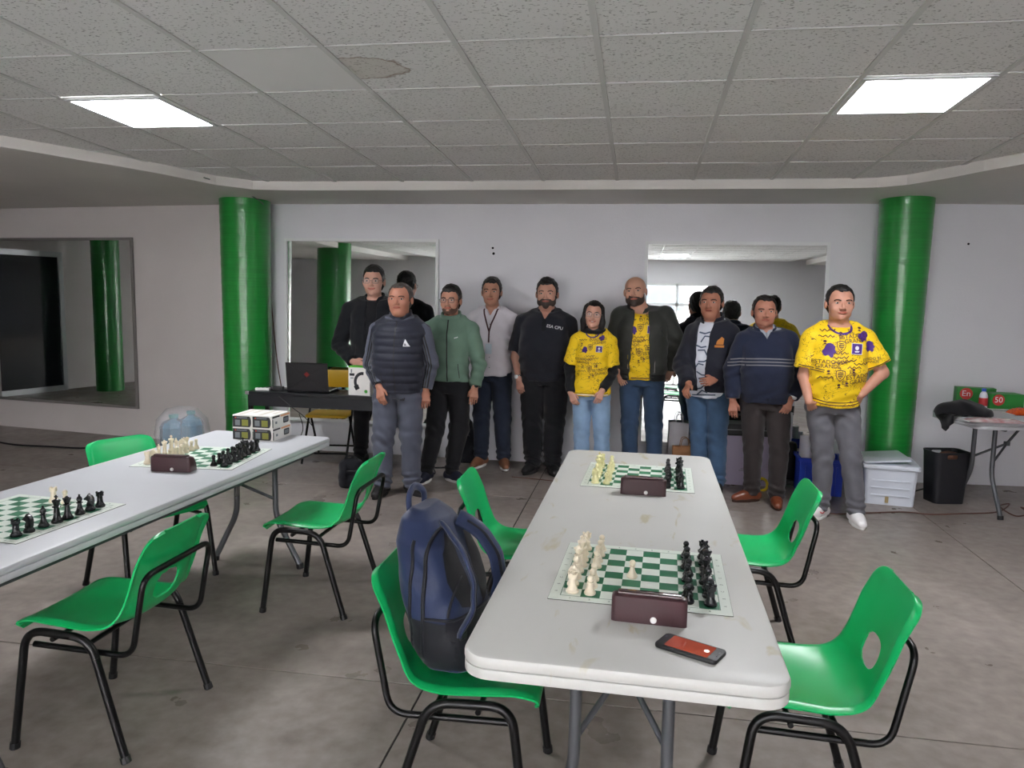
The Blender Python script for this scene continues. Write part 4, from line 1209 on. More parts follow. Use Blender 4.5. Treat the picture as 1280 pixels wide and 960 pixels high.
        fl = Ly.get('flare', .0)
        pr2 = [(z, a + max(0, (1.0 - z)) * fl, b + max(0, (1.0 - z)) * fl, c, y) for z, a, b, c, y in prof]
        G.loft(pr2, off, .02, mod=mod, p=2.35)
        G.clip(lambda X, Y, Z: hem + Ly.get('hemcurve', 0) * (X - hipx) ** 2 - Z)
        for k, sg in ((0, -1), (1, 1)):
            G.cone((cx * .6 + hc[0] * .4 + sg * .045, .02, 1.425), sh[k] + np.array((0, 0, .004)), .045 + off * .8, .050 + off * (1 if slv > 0 else .5), .035)
        nd = Ly.get('neck', (0, 1.452, .35))
        G.clip(lambda X, Y, Z: (Z - nd[1] - nd[2] * (Y - .02)) * .9)
        if Ly.get('vneck'):
            vz, vw = Ly['vneck']
            G.clip(lambda X, Y, Z: np.minimum(np.minimum(-(Y + .02), (Z - vz)), vw * (Z - vz) / (1.45 - vz) - np.abs(X - (hc[0] * .5 + cx * .5))))
        if Ly.get('open'):
            wt, wb, ocx = Ly['open']; 
            G.clip(lambda X, Y, Z: np.minimum(-(Y + .0), (wb + (wt - wb) * np.clip((Z - hem) / (1.42 - hem), 0, 1)) - np.abs(X - cx - ocx)))
        sr = Ly.get('sr', 1.0)
        for k in arms_out:
            if slv <= 1.0:
                e_ = sh[k] + (el[k] - sh[k]) * slv; d = unit(el[k] - sh[k])
                G.cone(sh[k], e_ + d * .03, .054 * sr + off, (.050 + .010) * sr + off, .016, cut=(e_, d))
            else:
                e_ = el[k] + (wr[k] - el[k]) * (slv - 1); d = unit(wr[k] - el[k])
                G.cone(sh[k], el[k], .054 * sr + off, .047 * sr + off, .012); G.cone(el[k], e_ + d * .02, .047 * sr + off, .034 * sr + off * .8, .015, cut=(e_, d))
        wv = Ly.get('wrinkle', 1.0); sd = Ly.get('seed', 0.0)
        def wf(X, Y, Z):
            r = .0032 * noise3(X, Y, Z, sd) + .003 * np.exp(-((Z - hem - .06) / .08) ** 2) * np.sin(75 * Z + 4 * np.sin(10 * X + sd))
            for k in arms_out:
                e = el[k]; g = np.exp(-(((X - e[0]) / .08) ** 2 + ((Z - e[2]) / .09) ** 2)); r = r + .006 * g * np.sin(85 * (Z + .5 * np.abs(X)) + 9 * Y)
            return wv * r
        G.ripple(wf)
        o, GP, GQ = field_obj(Ly['name'], G, Ly['mat'], root)
        if Ly.get('label'): o['label'] = Ly['label']
        surfs[Ly['name']] = Surf(GP, GQ)
        if Ly.get('collar'):
            kind, cm, ch = Ly['collar']
            C = Field(grid(nb[0] - .16, nb[0] + .16, .005), grid(-.15, .16, .005), grid(1.36, 1.56, .005))
            a_ = np.array((hc[0] * .5 + cx * .5, .02, 1.40)); b_ = np.array((hc[0] * .75 + cx * .25, .012, 1.53)); r_ = nr + .012 + Ly.get('cw', 0)
            C.cone(a_, b_, r_ + .010, r_ - .002, 0); C.cone(a_ - np.array((0, 0, .05)), b_ + np.array((0, 0, .05)), r_ - .004, r_ - .010, .0, sub=True)
            z_ = nd[1]
            C.clip(lambda X, Y, Z: np.maximum(Z - (z_ + ch + nd[2] * (Y - .02)), (z_ - .022 + nd[2] * (Y - .02)) - Z))
            if kind == 'open': C.clip(lambda X, Y, Z: np.minimum(-(Y + .01), .020 + .5 * (Z - 1.38) - np.abs(X - a_[0])))
            co, _, _ = field_obj('collar', C, cm, o)
    # watches
    for k, wm_ in S.get('watch', {}).items():
        d = unit(wr[k] - el[k]); c0 = wr[k] - d * .015; pts = []
        u_ = unit(np.cross(d, (0, 1, .2))); v_ = np.cross(d, u_)
        for t in range(16): pts.append(tuple(c0 + (u_ * cos(t * pi / 8) + v_ * sin(t * pi / 8)) * .031))
        wt_ = MB().tube(pts, .0065, 8, closed=True).build('wristwatch', wm_, root, smooth=True, angle=0)
        fc = c0 + unit(np.array(((-1 if k == 0 else 1) * .5, -1, .1))) * .036
        MB().ball(fc, (.019, .009, .019), 14, 6).build('watch_face', mat('watch_dial', (225, 228, 230), rough=.2) if wm_ is M_steel else M_blackplastic, wt_, smooth=True, angle=0)
    S.update(root=root, surfs=surfs, tsurf=tsurf, cx=cx, hipx=hipx, hc=hc, sh=sh, el=el, wr=wr, nb=nb, hp=hp, P0=P0, pl=pl, sc=sc, prof=prof)
    return S

def sleeve_stripes(S, k, m, surf, n=3, gap=.020, w=.010):
    """stripes that run down the outside front of an arm"""
    for j in range(n):
        pts = []
        for t in np.linspace(.02, 1.9, 20):
            p = S['sh'][k] + (S['el'][k] - S['sh'][k]) * t if t <= 1 else S['el'][k] + (S['wr'][k] - S['el'][k]) * (t - 1)
            pts.append((p[0] + (j - 1) * gap, p[2] + (.02 if t < .1 else 0)))
        decal('stripe', strip_shape(pts, w), 0, 0, 0, m, surf, S['root'], .0035)

BLK = fabric('black_cotton', (24, 25, 29)); BLKJ = fabric('black_fleece', (27, 29, 34), fold=.35); DENIM_D = fabric('dark_indigo_denim', (38, 46, 62), fold=.35, noise=.12)
DENIM = fabric('blue_denim', (58, 80, 108), fold=.35, noise=.16); DENIM_L = fabric('pale_blue_denim', (136, 164, 194), fold=.35, noise=.14)
DENIM_M = fabric('mid_blue_denim', (66, 92, 122), fold=.35, noise=.16)
YEL = fabric('yellow_jersey', (246, 206, 32), rough=.6, fold=.25, sheen=.05)
PURPLE = mat('purple_print', (74, 40, 124), rough=.6); MAROON = mat('dark_plum_print', (74, 34, 52), rough=.65); WHITEP = mat('white_print', (232, 232, 236), rough=.6)
def doodles(m):
    """scribbled plum line print all over the jersey cloth"""
    b = bsdf(m); tc = N(m, 'ShaderNodeTexCoord')
    n = N(m, 'ShaderNodeTexNoise'); n.inputs['Scale'].default_value = 16; n.inputs['Detail'].default_value = 3; n.inputs['Distortion'].default_value = 1.5
    L(m, tc.outputs['Object'], n.inputs['Vector'])
    ln = math_node(m, 'LESS_THAN', math_node(m, 'ABSOLUTE', math_node(m, 'SUBTRACT', n.outputs['Fac'], .5)), .011)
    g = N(m, 'ShaderNodeTexNoise'); g.inputs['Scale'].default_value = 9; L(m, tc.outputs['Object'], g.inputs['Vector'])
    gate = math_node(m, 'GREATER_THAN', g.outputs['Fac'], .47)
    L(m, mix_col(m, math_node(m, 'MULTIPLY', math_node(m, 'MULTIPLY', ln, gate), .85), lin((246, 206, 32)), lin((92, 46, 40))), b.inputs['Base Color'])
doodles(YEL)
GREYT = fabric('slate_tracksuit', (86, 90, 104), rough=.7, fold=.3); NAVYV = fabric('navy_padded_nylon', (40, 43, 56), rough=.55, fold=.2)
SAGE = fabric('sage_green_shell', (104, 132, 116), rough=.75, noise=.10); BLKS = fabric('black_jogger', (28, 29, 33))
WSHIRT = fabric('white_cotton_shirt', (206, 202, 208), rough=.85)
BOMB = fabric('dark_olive_bomber', (54, 56, 52), rough=.6, fold=.35); NAVYJ = fabric('navy_soft_shell', (30, 32, 44), rough=.75, fold=.4)
SWEAT = fabric('navy_knit', (34, 40, 60), rough=.95, fold=.2); CHAR = fabric('dark_brown_slacks', (52, 46, 46), rough=.85); GREYJ = fabric('grey_denim', (100, 100, 106), fold=.35, noise=.14)
WJER = fabric('white_patterned_jersey', (214, 218, 228), rough=.6)
SH_BLK = mat('black_shoe', (26, 26, 28), rough=.5); SH_BRN = mat('brown_leather_shoe', (112, 58, 36), rough=.3, coat=.2); SH_TAN = mat('tan_shoe', (138, 92, 66), rough=.5); SH_WHT = mat('white_leather_shoe', (232, 230, 230), rough=.4); SH_NVY = mat('navy_mesh_shoe', (34, 38, 56), rough=.7)
SO_BLK = mat('black_sole', (30, 30, 31), rough=.7); SO_WHT = mat('white_sole', (232, 232, 230), rough=.6); SO_BRN = mat('dark_brown_sole', (60, 36, 26), rough=.6)
ZIP = mat('black_zip', (18, 18, 20), rough=.4); GREYSTR = mat('grey_knit_stripe', (122, 122, 124), rough=.9)

P = {}
DESK_Y = on_z(307, 489, .735).y
P['tall'] = person(dict(name='a', top=(468, 334), label='tall man in black jacket and glasses standing behind the laptop desk', foot=(462, 590), Y=DESK_Y + .62, skin=(206, 158, 140), head=(468, 353), hyaw=.12, face=1.04,
    sh=[(431, 386), (503, 388)], el=[(424, 432, .02), (508, 436, .04)], wr=[(444, 456, -.16), (487, 463, -.12)], ti=[(462, 462, -.2), (468, 466, -.2)], hip=(466, 480), kn=[(453, 540), (480, 540)], an=[(450, 585), (478, 585)],
    chest=(.172, .115), belly=(.165, .12), hips=(.165, .118), hair='short', hairline=.062, hairtop=.016, specs=(M_specs_l, 1.0), smile=.6,
    trousers=dict(mat=BLK, loose=1.0), shoes=(SH_BLK, SO_BLK),
    layers=[dict(name='t_shirt', mat=BLK, off=.004, hem=.90, sleeve=.5, neck=(0, 1.455, .5)), dict(name='jacket', mat=BLKJ, off=.022, hem=.84, sleeve=1.97, open=(.045, .035, .02), collar=('open', BLKJ, .02), cw=.014, seed=1.)]))
P['vest'] = person(dict(name='b', top=(500, 355), label='grey-haired man in padded navy vest with striped grey sleeves', foot=(492, 618), skin=(182, 126, 104), head=(501, 377), face=1.10, jaw=1.12, chin2=True, girth=1.15,
    sh=[(464, 414), (535, 414)], el=[(463, 455, .02), (539, 455, .03)], wr=[(476, 489, -.17), (533, 484, .0)], ti=[(478, 512, -.21), (532, 508, -.02)], hip=(498, 500), kn=[(481, 552), (512, 550)], an=[(480, 612), (512, 602)], ay=(-.05, .05),
    chest=(.178, .125), belly=(.176, .142), hips=(.176, .128), lean=-.02, hair='short', hairmat=M_hairg, hairline=.070, hairtop=.006, temple=1, toe=(-.1, .9), neck=.062,
    trousers=dict(mat=GREYT, loose=1.22, wrinkle=1.6, seed=2.), shoes=(SH_BLK, SO_BLK), laces=SH_BLK,
    layers=[dict(name='track_jacket', mat=GREYT, off=.010, hem=.90, sleeve=1.95, sr=1.08, neck=(0, 1.46, .3)), dict(name='padded_vest', mat=NAVYV, off=.030, hem=.845, sleeve=0, quilt=.058, wrinkle=.5, collar=('stand', NAVYV, .038), cw=.012, seed=3.)]))
P['green'] = person(dict(name='c', top=(565, 358), label='bearded man with glasses in sage green zip jacket and black joggers', foot=(552, 602), skin=(190, 138, 116), head=(564, 379), hyaw=-.05,
    sh=[(530, 414), (595, 418)], el=[(530, 452, .03), (599, 455, .03)], wr=[(537, 482, -.05), (594, 482, -.05)], ti=[(542, 507, -.09), (591, 507, -.09)], hip=(561, 490), kn=[(545, 542), (574, 540)], an=[(534, 596), (563, 590)], ay=(-.03, .03),
    chest=(.160, .110), belly=(.150, .112), hips=(.160, .112), hair='short', hairline=.058, hairtop=.016, beard=(.0025, M_stubble), specs=(M_specs, 1.0), smile=.6, toe=(-.1, .95),
    trousers=dict(mat=BLKS, loose=1.14, flare=.9, seed=4.), shoes=(SH_NVY, SO_WHT), watch={1: M_blackplastic},
    layers=[dict(name='zip_jacket', mat=SAGE, off=.018, hem=.895, sleeve=1.96, collar=('stand', SAGE, .03), cw=.016, seed=4.)]))
P['white'] = person(dict(name='d', top=(615, 348), label='man in white shirt and dark jeans wearing a lanyard badge', foot=(618, 583), Y=6.86, skin=(176, 128, 106), head=(615, 367), hyaw=.05,
    sh=[(586, 395), (645, 396)], el=[(587, 434, .10), (646, 432, .12)], wr=[(600, 462, .19), (632, 462, .19)], ti=[(618, 470, .20), (616, 472, .22)], hip=(614, 478), kn=[(602, 530), (628, 530)], an=[(601, 575), (629, 575)],
    chest=(.158, .112), belly=(.150, .112), hips=(.158, .112), hair='short', hairline=.062, hairtop=.012, smile=.25, toe=(-.3, .3),
    trousers=dict(mat=DENIM_D, name='jeans', loose=1.10, seed=5.), shoes=(SH_TAN, SO_WHT),
    layers=[dict(name='shirt', mat=WSHIRT, off=.016, hem=.84, sleeve=1.9, flare=.1, vneck=(1.37, .045), collar=('open', WSHIRT, .016), seed=5.)]))
P['polo'] = person(dict(name='e', top=(683, 350), label='heavyset bearded man in black polo shirt and black trousers', foot=(677, 585), Y=6.74, skin=(190, 142, 124), head=(684, 372), face=1.08, jaw=1.1, girth=1.35, neck=.066, chin2=True,
    sh=[(648, 404), (716, 404)], el=[(645, 446, .03), (717, 446, .05)], wr=[(648, 471, -.06), (716, 472, .08)], ti=[(652, 493, -.1), (712, 492, .1)], hip=(680, 485), kn=[(665, 532), (693, 532)], an=[(666, 575), (690, 575)],
    chest=(.196, .145), belly=(.206, .178), hips=(.190, .150), lean=-.035, hair='quiff', hairline=.064, hairtop=.016, beard=(.006, M_beard), smile=.2, toe=(-.35, .3),
    trousers=dict(mat=BLK, loose=1.28, wrinkle=1.5, seed=6.), shoes=(SH_BLK, SO_BLK), watch={0: M_steel},
    layers=[dict(name='polo_shirt', mat=fabric('black_pique', (30, 32, 40)), off=.018, hem=.83, sleeve=.86, sr=1.12, vneck=(1.36, .05), collar=('open', fabric('black_pique', (30, 32, 40)), .014), seed=6.)]))
P['woman'] = person(dict(name='f', top=(743, 377), label='woman with dark hair and glasses in yellow jersey over black sleeves', foot=(739, 590), Y=6.50, skin=(206, 156, 136), head=(742, 397), hroll=.07, face=.95, hand=.9, neck=.046,
    sh=[(716, 425), (767, 425)], el=[(713, 462, .02), (765, 464, .03)], wr=[(713, 491, -.09), (752, 490, -.15)], ti=[(722, 512, -.13), (744, 510, -.19)], hip=(739, 490), kn=[(727, 545), (752, 545)], an=[(727, 585), (752, 585)],
    chest=(.140, .112), belly=(.128, .108), hips=(.158, .115), hair='long', hairline=.066, hairtop=.008, specs=(M_specs_l, 1.15), smile=1.0, teeth=True, curl=(.6, .6),
    trousers=dict(mat=DENIM_L, name='jeans', loose=1.06, flare=1.15, seed=7.), shoes=(SH_WHT, SO_WHT),
    layers=[dict(name='long_sleeved_top', mat=BLK, off=.010, hem=.90, sleeve=1.97, neck=(0, 1.47, .4)), dict(name='jersey', mat=YEL, off=.020, hem=.83, sleeve=.80, flare=.08, sr=1.05, neck=(0, 1.448, .5), seed=7.)]))
P['bald'] = person(dict(name='g', top=(792, 346), label='bald bearded man in dark bomber jacket over a yellow jersey', foot=(802, 598), Y=6.76, skin=(196, 148, 126), head=(794, 368), hroll=-.08, hyaw=-.15, face=1.06, jaw=1.08, girth=1.25, neck=.064,
    sh=[(770, 391), (838, 391)], el=[(768, 434, .04), (846, 434, .05)], wr=[(773, 464, -.06), (840, 462, .10)], ti=[(782, 486, -.1), (828, 480, .14)], hip=(802, 480), kn=[(787, 532), (817, 532)], an=[(787, 582), (818, 582)],
    chest=(.180, .130), belly=(.172, .140), hips=(.172, .128), beard=(.006, M_beard), smile=.1,
    trousers=dict(mat=DENIM, name='jeans', loose=1.04, seed=8.), shoes=(SH_BLK, SO_WHT),
    layers=[dict(name='jersey', mat=YEL, off=.018, hem=.85, sleeve=.3, neck=(0, 1.436, .5), seed=8.), dict(name='bomber_jacket', mat=BOMB, off=.034, hem=.845, sleeve=1.95, sr=1.12, open=(.055, .088, -.012), collar=('open', BOMB, .012), cw=.014, seed=8.5)]))
P['navy'] = person(dict(name='h', top=(890, 360), label='man in navy jacket and jeans with hands clasped, turned sideways', foot=(884, 614), yaw=-.42, skin=(168, 114, 92), head=(889, 380), hyaw=.12, face=1.08, jaw=1.1, girth=1.15, neck=.062, chin2=True,
    sh=[(858, 412), (921, 412)], el=[(853, 456, -.05), (922, 458, .02)], wr=[(861, 480, -.25), (880, 484, -.24)], ti=[(856, 490, -.34), (857, 484, -.34)], hip=(884, 500), kn=[(872, 550), (898, 550)], an=[(872, 600), (898, 600)],
    chest=(.178, .128), belly=(.176, .150), hips=(.172, .130), lean=-.02, hair='short', hairline=.064, hairtop=.012, curl=(.7, .7),
    trousers=dict(mat=DENIM_M, name='jeans', loose=1.10, seed=9.), shoes=(SH_BLK, SO_BLK),
    layers=[dict(name='jersey', mat=WJER, off=.012, hem=.80, sleeve=.5, flare=.03, neck=(0, 1.452, .4), seed=9.), dict(name='jacket', mat=NAVYJ, off=.030, hem=.855, sleeve=1.95, sr=1.12, open=(.062, .03, -.02), collar=('open', NAVYJ, .03), cw=.02, seed=9.4)]))
P['sweater'] = person(dict(name='i', top=(956, 371), label='man in striped navy quarter-zip sweater with brown leather shoes', foot=(958, 632), Y=6.10, skin=(172, 118, 98), head=(955, 391), face=1.08, jaw=1.1, girth=1.15, neck=.060,
    sh=[(924, 421), (994, 421)], el=[(916, 462, .03), (1003, 464, .03)], wr=[(916, 500, -.04), (985, 508, -.10)], ti=[(916, 526, -.06), (975, 531, -.14)], hip=(957, 500), kn=[(942, 562), (973, 562)], an=[(941, 618), (969, 628)], ay=(.06, -.04),
    chest=(.182, .128), belly=(.184, .150), hips=(.180, .132), lean=-.02, hair='short', hairline=.070, hairtop=.010, temple=1, toe=(-1.15, -.05), curl=(.5, .6),
    trousers=dict(mat=CHAR, loose=1.10, seed=10.), shoes=(SH_BRN, SO_BRN), watch={1: M_steel},
    layers=[dict(name='checked_shirt', mat=fabric('grey_checked_shirt', (150, 156, 166)), off=.004, hem=.92, sleeve=.5, vneck=(1.40, .03), collar=('open', fabric('grey_checked_shirt', (150, 156, 166)), .022), neck=(0, 1.46, .35)), dict(name='sweater', mat=SWEAT, off=.024, hem=.85, sleeve=1.95, sr=1.10, vneck=(1.355, .048), collar=('open', SWEAT, .020), cw=.014, seed=10.)]))
P['yellow'] = person(dict(name='j', top=(1049, 358), label='man in yellow jersey and grey jeans with both hands in his pockets', foot=(1050, 645), Y=5.74, skin=(192, 140, 118), head=(1049, 381), face=1.08, jaw=1.1, girth=1.25, neck=.064,
    sh=[(1009, 419), (1090, 419)], el=[(1005, 470, .0), (1103, 466, -.02)], wr=[(1010, 496, -.10), (1076, 494, -.12)], ti=[(1022, 524, -.01), (1058, 520, .0)], hip=(1041, 505), kn=[(1030, 570), (1062, 572)], an=[(1029, 628), (1068, 640)], ay=(.05, -.05),
    chest=(.178, .130), belly=(.172, .155), hips=(.170, .130), lean=-.03, hair='short', hairline=.068, hairtop=.010, temple=1, toe=(-.75, .05), hand=.9,
    trousers=dict(mat=GREYJ, name='jeans', loose=1.04, seed=11., wrinkle=1.2), shoes=(SH_WHT, SO_WHT), laces=WHITEP,
    layers=[dict(name='jersey', mat=YEL, off=.020, hem=.845, hemcurve=.9, sleeve=.80, flare=.05, sr=1.15, neck=(0, 1.446, .5), seed=11.)]))

# ------------------------------------------------------------------ prints, zips, badges on the clothes
BLOB = [(-.022, -.026), (-.008, -.022), (.002, -.036), (.014, -.030), (.016, -.020), (.028, -.012), (.024, .004), (.026, .018), (.012, .034), (-.004, .036), (-.014, .028), (-.022, .010), (-.032, .0), (-.030, -.016)]
SHIELD = [(-.026, .028), (0, .034), (.026, .028), (.026, .0), (.018, -.020), (0, -.036), (-.018, -.020), (-.026, .0)]
def squiggle(w, h, n, w2=.003, ph=0.0):
    pts = [(-w / 2 + w * t / (n * 8), h * sin(t * .8 + ph) * (.6 + .4 * sin(t * 1.9)) + .15 * w * t / (n * 8)) for t in range(n * 8 + 1)]
    return strip_shape(pts, w2)
def jersey_prints(S, surf, scale=1.0, full=True, seed=1):
    rnd = random.Random(seed); r, cx, q = S['root'], S['cx'], scale
    def put(nm, shp, x, z, rot, m, k=1.0, off=.003, kind=None, lb=None):
        off = off + .0022
        v, f = shp; return decal(nm, ([(a * k * q, b * k * q) for a, b in v], f), cx + x * q, z, rot, m, surf, r, off, .012, kind=kind, label=lb)
    items = [(-.085, 1.255, .1, 1.25), (.118, 1.355, -.5, 1.0), (.165, 1.285, .4, 1.0)] if full else [(-.075, 1.26, .1, 1.0), (.10, 1.37, -.5, .9)]
    for x, z, rot, k in items: put('state_emblem', smooth_shape(BLOB), x, z, rot, PURPLE, k, lb='purple map-shaped print')
    for x, z, k in ((-.018, 1.285, 1.0), (-.022, 1.085, 1.05)):
        put('crest', poly_shape(SHIELD), x, z, 0, MAROON, k); put('crest_inlay', ring_shape([(a * .84, b * .84) for a, b in SHIELD], .28), x, z, 0, YEL, k, .0042)
        for j in (-1, 0, 1): put('crest_band', strip_shape([(-.014, j * .011), (.014, j * .011)], .004), x, z, 0, YEL, k, .0046)
    put('chest_badge', poly_shape([(-.032, -.032), (.032, -.032), (.032, .032), (-.032, .032)]), .075, 1.27, -.06, PURPLE, 1.0, .0035, lb='purple square badge with a white emblem')
    put('badge_border', ring_shape([(-.034, -.034), (.034, -.034), (.034, .034), (-.034, .034)], .09), .075, 1.27, -.06, WHITEP, 1.0, .0045)
    put('badge_emblem', poly_shape([(.012 * cos(a), .013 * sin(a) + .003) for a in [k * pi / 6 for k in range(12)]]), .075, 1.272, 0, WHITEP, 1.0, .0048)
    put('badge_emblem', poly_shape([(-.012, -.006), (.012, -.006), (.016, 0.002), (-.016, .002)]), .075, 1.253, 0, WHITEP, 1.0, .0048)
    T = [('EL', .045, 1.388, .036), ('ESTADO ES', .060, 1.357, .036), ('GRANDE', .072, 1.326, .036), ('ESTADO', .085, 1.080, .040), ('ES GRANDE', .085, 1.045, .036), ('EL', .045, 1.112, .034), ('ESTADO ES', -.095, 1.175, .034), ('GRANDE', -.092, 1.145, .034)] + ([('ESTADO ES', .175, 1.20, .024), ('GRANDE', .178, 1.178, .022)] if full else [])
    for tx, x, z, sz in T:
        put('lettering', text_mesh(tx, sz), x, z, .12 if x > 0 else .0, MAROON, 1.0, .0038, 'stuff')
    for k in range(9 if full else 6):
        x, z = [(-.10, 1.345), (-.02, 1.20), (.03, 1.18), (-.03, 1.165), (-.105, 1.06), (.06, 1.135), (-.02, 1.23), (.10, 1.16), (-.09, 1.385)][k]
        put('script_print', squiggle(.085, .009, 3, .0048, k), x, z, -.15 + .1 * rnd.random(), MAROON, 1.0, .0036, 'stuff')
    for x, z in ((-.02, 1.365), (-.022, 1.005), (.02, 1.02), (-.09, 1.10), (.10, 1.40), (.055, 1.115), (-.11, 1.305)):
        put('figure_print', merge_shapes([(poly_shape([(.010 * cos(a), .007 * sin(a)) for a in [k * pi / 5 for k in range(10)]]), 0, .012, 0), (poly_shape([(-.016, -.014), (-.004, .0), (.004, .0), (.016, -.014), (.006, -.008), (-.006, -.008)]), 0, 0, 0)]), x, z, rnd.uniform(-.2, .2), MAROON, .95, .0038, 'stuff')
def hem_band(S, surf, z, x0, x1, m, w=.007, curve=0.0, nm='hem_stripe'):
    decal(nm, strip_shape([(x, z + curve * (x - S['hipx']) ** 2) for x in np.linspace(x0, x1, 28)], w), 0, 0, 0, m, surf, S['root'], .003, .0)
def neck_band(S, surf, m, depth, rad, w, nm='neck_band'):
    c = S['nb'][0] * .5 + S['hc'][0] * .5
    decal(nm, strip_shape([(c + rad * cos(a), 1.425 + depth * sin(a)) for a in np.linspace(pi * .98, 2.02 * pi, 26)], w), 0, 0, 0, m, surf, S['root'], .004, .0)
def zipper(S, surf, x0, z0, z1, m=ZIP, w=.009, x1=None, nm='zip'):
    x1 = x0 if x1 is None else x1
    decal(nm, strip_shape([(x0 + (x1 - x0) * t, z0 + (z1 - z0) * t) for t in np.linspace(0, 1, 40)], w), 0, 0, 0, m, surf, S['root'], .003, 0)

Y = P['yellow']; sf = Y['surfs']['jersey']; jersey_prints(Y, sf, 1.12, True, 1)
for dz in (.022, .042): hem_band(Y, sf, .845 + dz, Y['hipx'] - .19, Y['hipx'] + .19, MAROON, .006, .9)
neck_band(Y, sf, PURPLE, .055, .075, .014)
for k, sg in ((0, -1), (1, 1)):
    e_ = Y['sh'][k] + (Y['el'][k] - Y['sh'][k]) * .80; d_ = unit(Y['el'][k] - Y['sh'][k]); pr = np.array((d_[2], 0, -d_[0]))
    for t in (.008, .022): decal('cuff_stripe', strip_shape([tuple((e_ - d_ * t + pr * u)[[0, 2]]) for u in np.linspace(-.085, .085, 12)], .006), 0, 0, 0, MAROON, sf, Y['root'], .003, 0)
Wm = P['woman']; sf = Wm['surfs']['jersey']; jersey_prints(Wm, sf, .86, False, 2)
hem_band(Wm, sf, .845, Wm['hipx'] - .16, Wm['hipx'] + .16, WHITEP, .008); hem_band(Wm, sf, .860, Wm['hipx'] - .16, Wm['hipx'] + .16, MAROON, .004)
neck_band(Wm, sf, PURPLE, .05, .062, .012)
Bd = P['bald']; sf = Bd['surfs']['jersey']; jersey_prints(Bd, sf, .95, False, 3)
hem_band(Bd, sf, .868, Bd['cx'] - .08, Bd['cx'] + .07, MAROON, .008)
sb = Bd['surfs']['bomber_jacket']
for x0, x1, z0, z1 in ((.150, .168, 1.30, 1.22), (-.112, -.108, 1.06, .94), (.108, .112, 1.05, .92)):
    zipper(Bd, sb, Bd['cx'] + x0, z0, z1, M_steel, .006, Bd['cx'] + x1)
hem_band(Bd, sb, .875, Bd['cx'] - .24, Bd['cx'] - .08, fabric('black_rib', (28, 29, 28)), .05, 0, 'rib_hem'); hem_band(Bd, sb, .875, Bd['cx'] + .07, Bd['cx'] + .24, fabric('black_rib', (28, 29, 28)), .05, 0, 'rib_hem')
V = P['vest']; sv = V['surfs']['padded_vest']; zipper(V, sv, V['cx'] + .012, 1.47, .85)
decal('chest_logo', poly_shape([(-.026, -.026), (.028, -.026), (-.010, .032)]), V['cx'] + .105, 1.245, 0, WHITEP, sv, V['root'], .004, label='white triangular logo'); decal('chest_logo', poly_shape([(-.012, -.012), (.008, -.012), (-.006, .010)]), V['cx'] + .100, 1.238, 0, M_greyp, sv, V['root'], .006)
decal('pocket_zip', strip_shape([(-.10, 1.0), (-.088, .93)], .006), V['cx'], 0, 0, ZIP, sv, V['root'], .004, .01)
sleeve_stripes(V, 0, ZIP, V['surfs']['track_jacket']); sleeve_stripes(V, 1, ZIP, V['surfs']['track_jacket'])
decal('thigh_logo', merge_shapes([(poly_shape([(-.005, -.012), (.005, -.012), (.005, .002 + .007 * j), (-.005, -.002 + .007 * j)]), -.014 + .013 * j, 0, -.4) for j in range(3)]), V['hipx'] + .07, .80, 0, ZIP, V['tsurf'], V['root'], .004, .01, kind='stuff')
G_ = P['green']; sg_ = G_['surfs']['zip_jacket']; zipper(G_, sg_, G_['cx'] + .005, 1.46, .90, ZIP, .010, G_['cx'] + .012)
decal('chest_logo', squiggle(.03, .004, 1, .006), G_['cx'] + .085, 1.27, .3, WHITEP, sg_, G_['root'], .004, .01)
for x in (-.09, .10): decal('pocket_zip', strip_shape([(x, 1.05), (x * 1.12, .93)], .005), G_['cx'], 0, 0, ZIP, sg_, G_['root'], .003, .01)
Sw = P['sweater']; ss = Sw['surfs']['sweater']
for z in (1.165, 1.190, 1.215): hem_band(Sw, ss, z, Sw['cx'] - .30, Sw['cx'] + .33, GREYSTR, .009, -.25, 'knit_stripe')
zipper(Sw, Sw['surfs']['checked_shirt'], Sw['cx'] * .5 + Sw['hc'][0] * .5, 1.43, 1.36, M_greyp, .012)
hem_band(Sw, ss, .875, Sw['hipx'] - .2, Sw['hipx'] + .2, fabric('navy_rib', (28, 33, 50)), .045, 0, 'rib_hem')
Wt = P['white']; sw_ = Wt['surfs']['shirt']; c0 = Wt['cx'] * .6 + Wt['hc'][0] * .4
LAN = mat('dark_red_lanyard', (62, 24, 30), rough=.6)
for sgn in (-1, 1): decal('lanyard', strip_shape([(c0 + sgn * .062, 1.435), (c0 + sgn * .052, 1.39), (c0 + sgn * .022, 1.31), (c0 + .002, 1.235)], .014), 0, 0, 0, LAN, sw_, Wt['root'], .004, .01)
decal('lanyard', strip_shape([(c0 + .002, 1.24), (c0 + .0, 1.14)], .014), 0, 0, 0, LAN, sw_, Wt['root'], .004, .01)
bx_y = (sw_.y(c0, 1.09) or -.1) - .008
MB().rbox((c0, bx_y, 1.085), (.056, .004, .088), .0012).build('id_badge', mat('clear_badge', (190, 205, 214), rough=.2), Wt['root'])
zipper(Wt, sw_, c0 + .008, 1.36, .85, WSHIRT, .016, None, 'placket')
for z in (1.30, 1.19, 1.10, 1.01, .92): decal('shirt_button', poly_shape([(.005 * cos(a), .005 * sin(a)) for a in [k * pi / 4 for k in range(8)]]), c0 + .008, z, 0, M_greyp, sw_, Wt['root'], .005, 0)
Po = P['polo']; sp = Po['surfs']['polo_shirt']
decal('chest_lettering', text_mesh('ESA CPU', .036), Po['cx'] + .098, 1.30, -.17, WHITEP, sp, Po['root'], .004, .02, kind='stuff')
zipper(Po, sp, Po['cx'] * .5 + Po['hc'][0] * .5, 1.37, 1.27, fabric('black_placket', (22, 23, 28)), .03, None, 'placket')
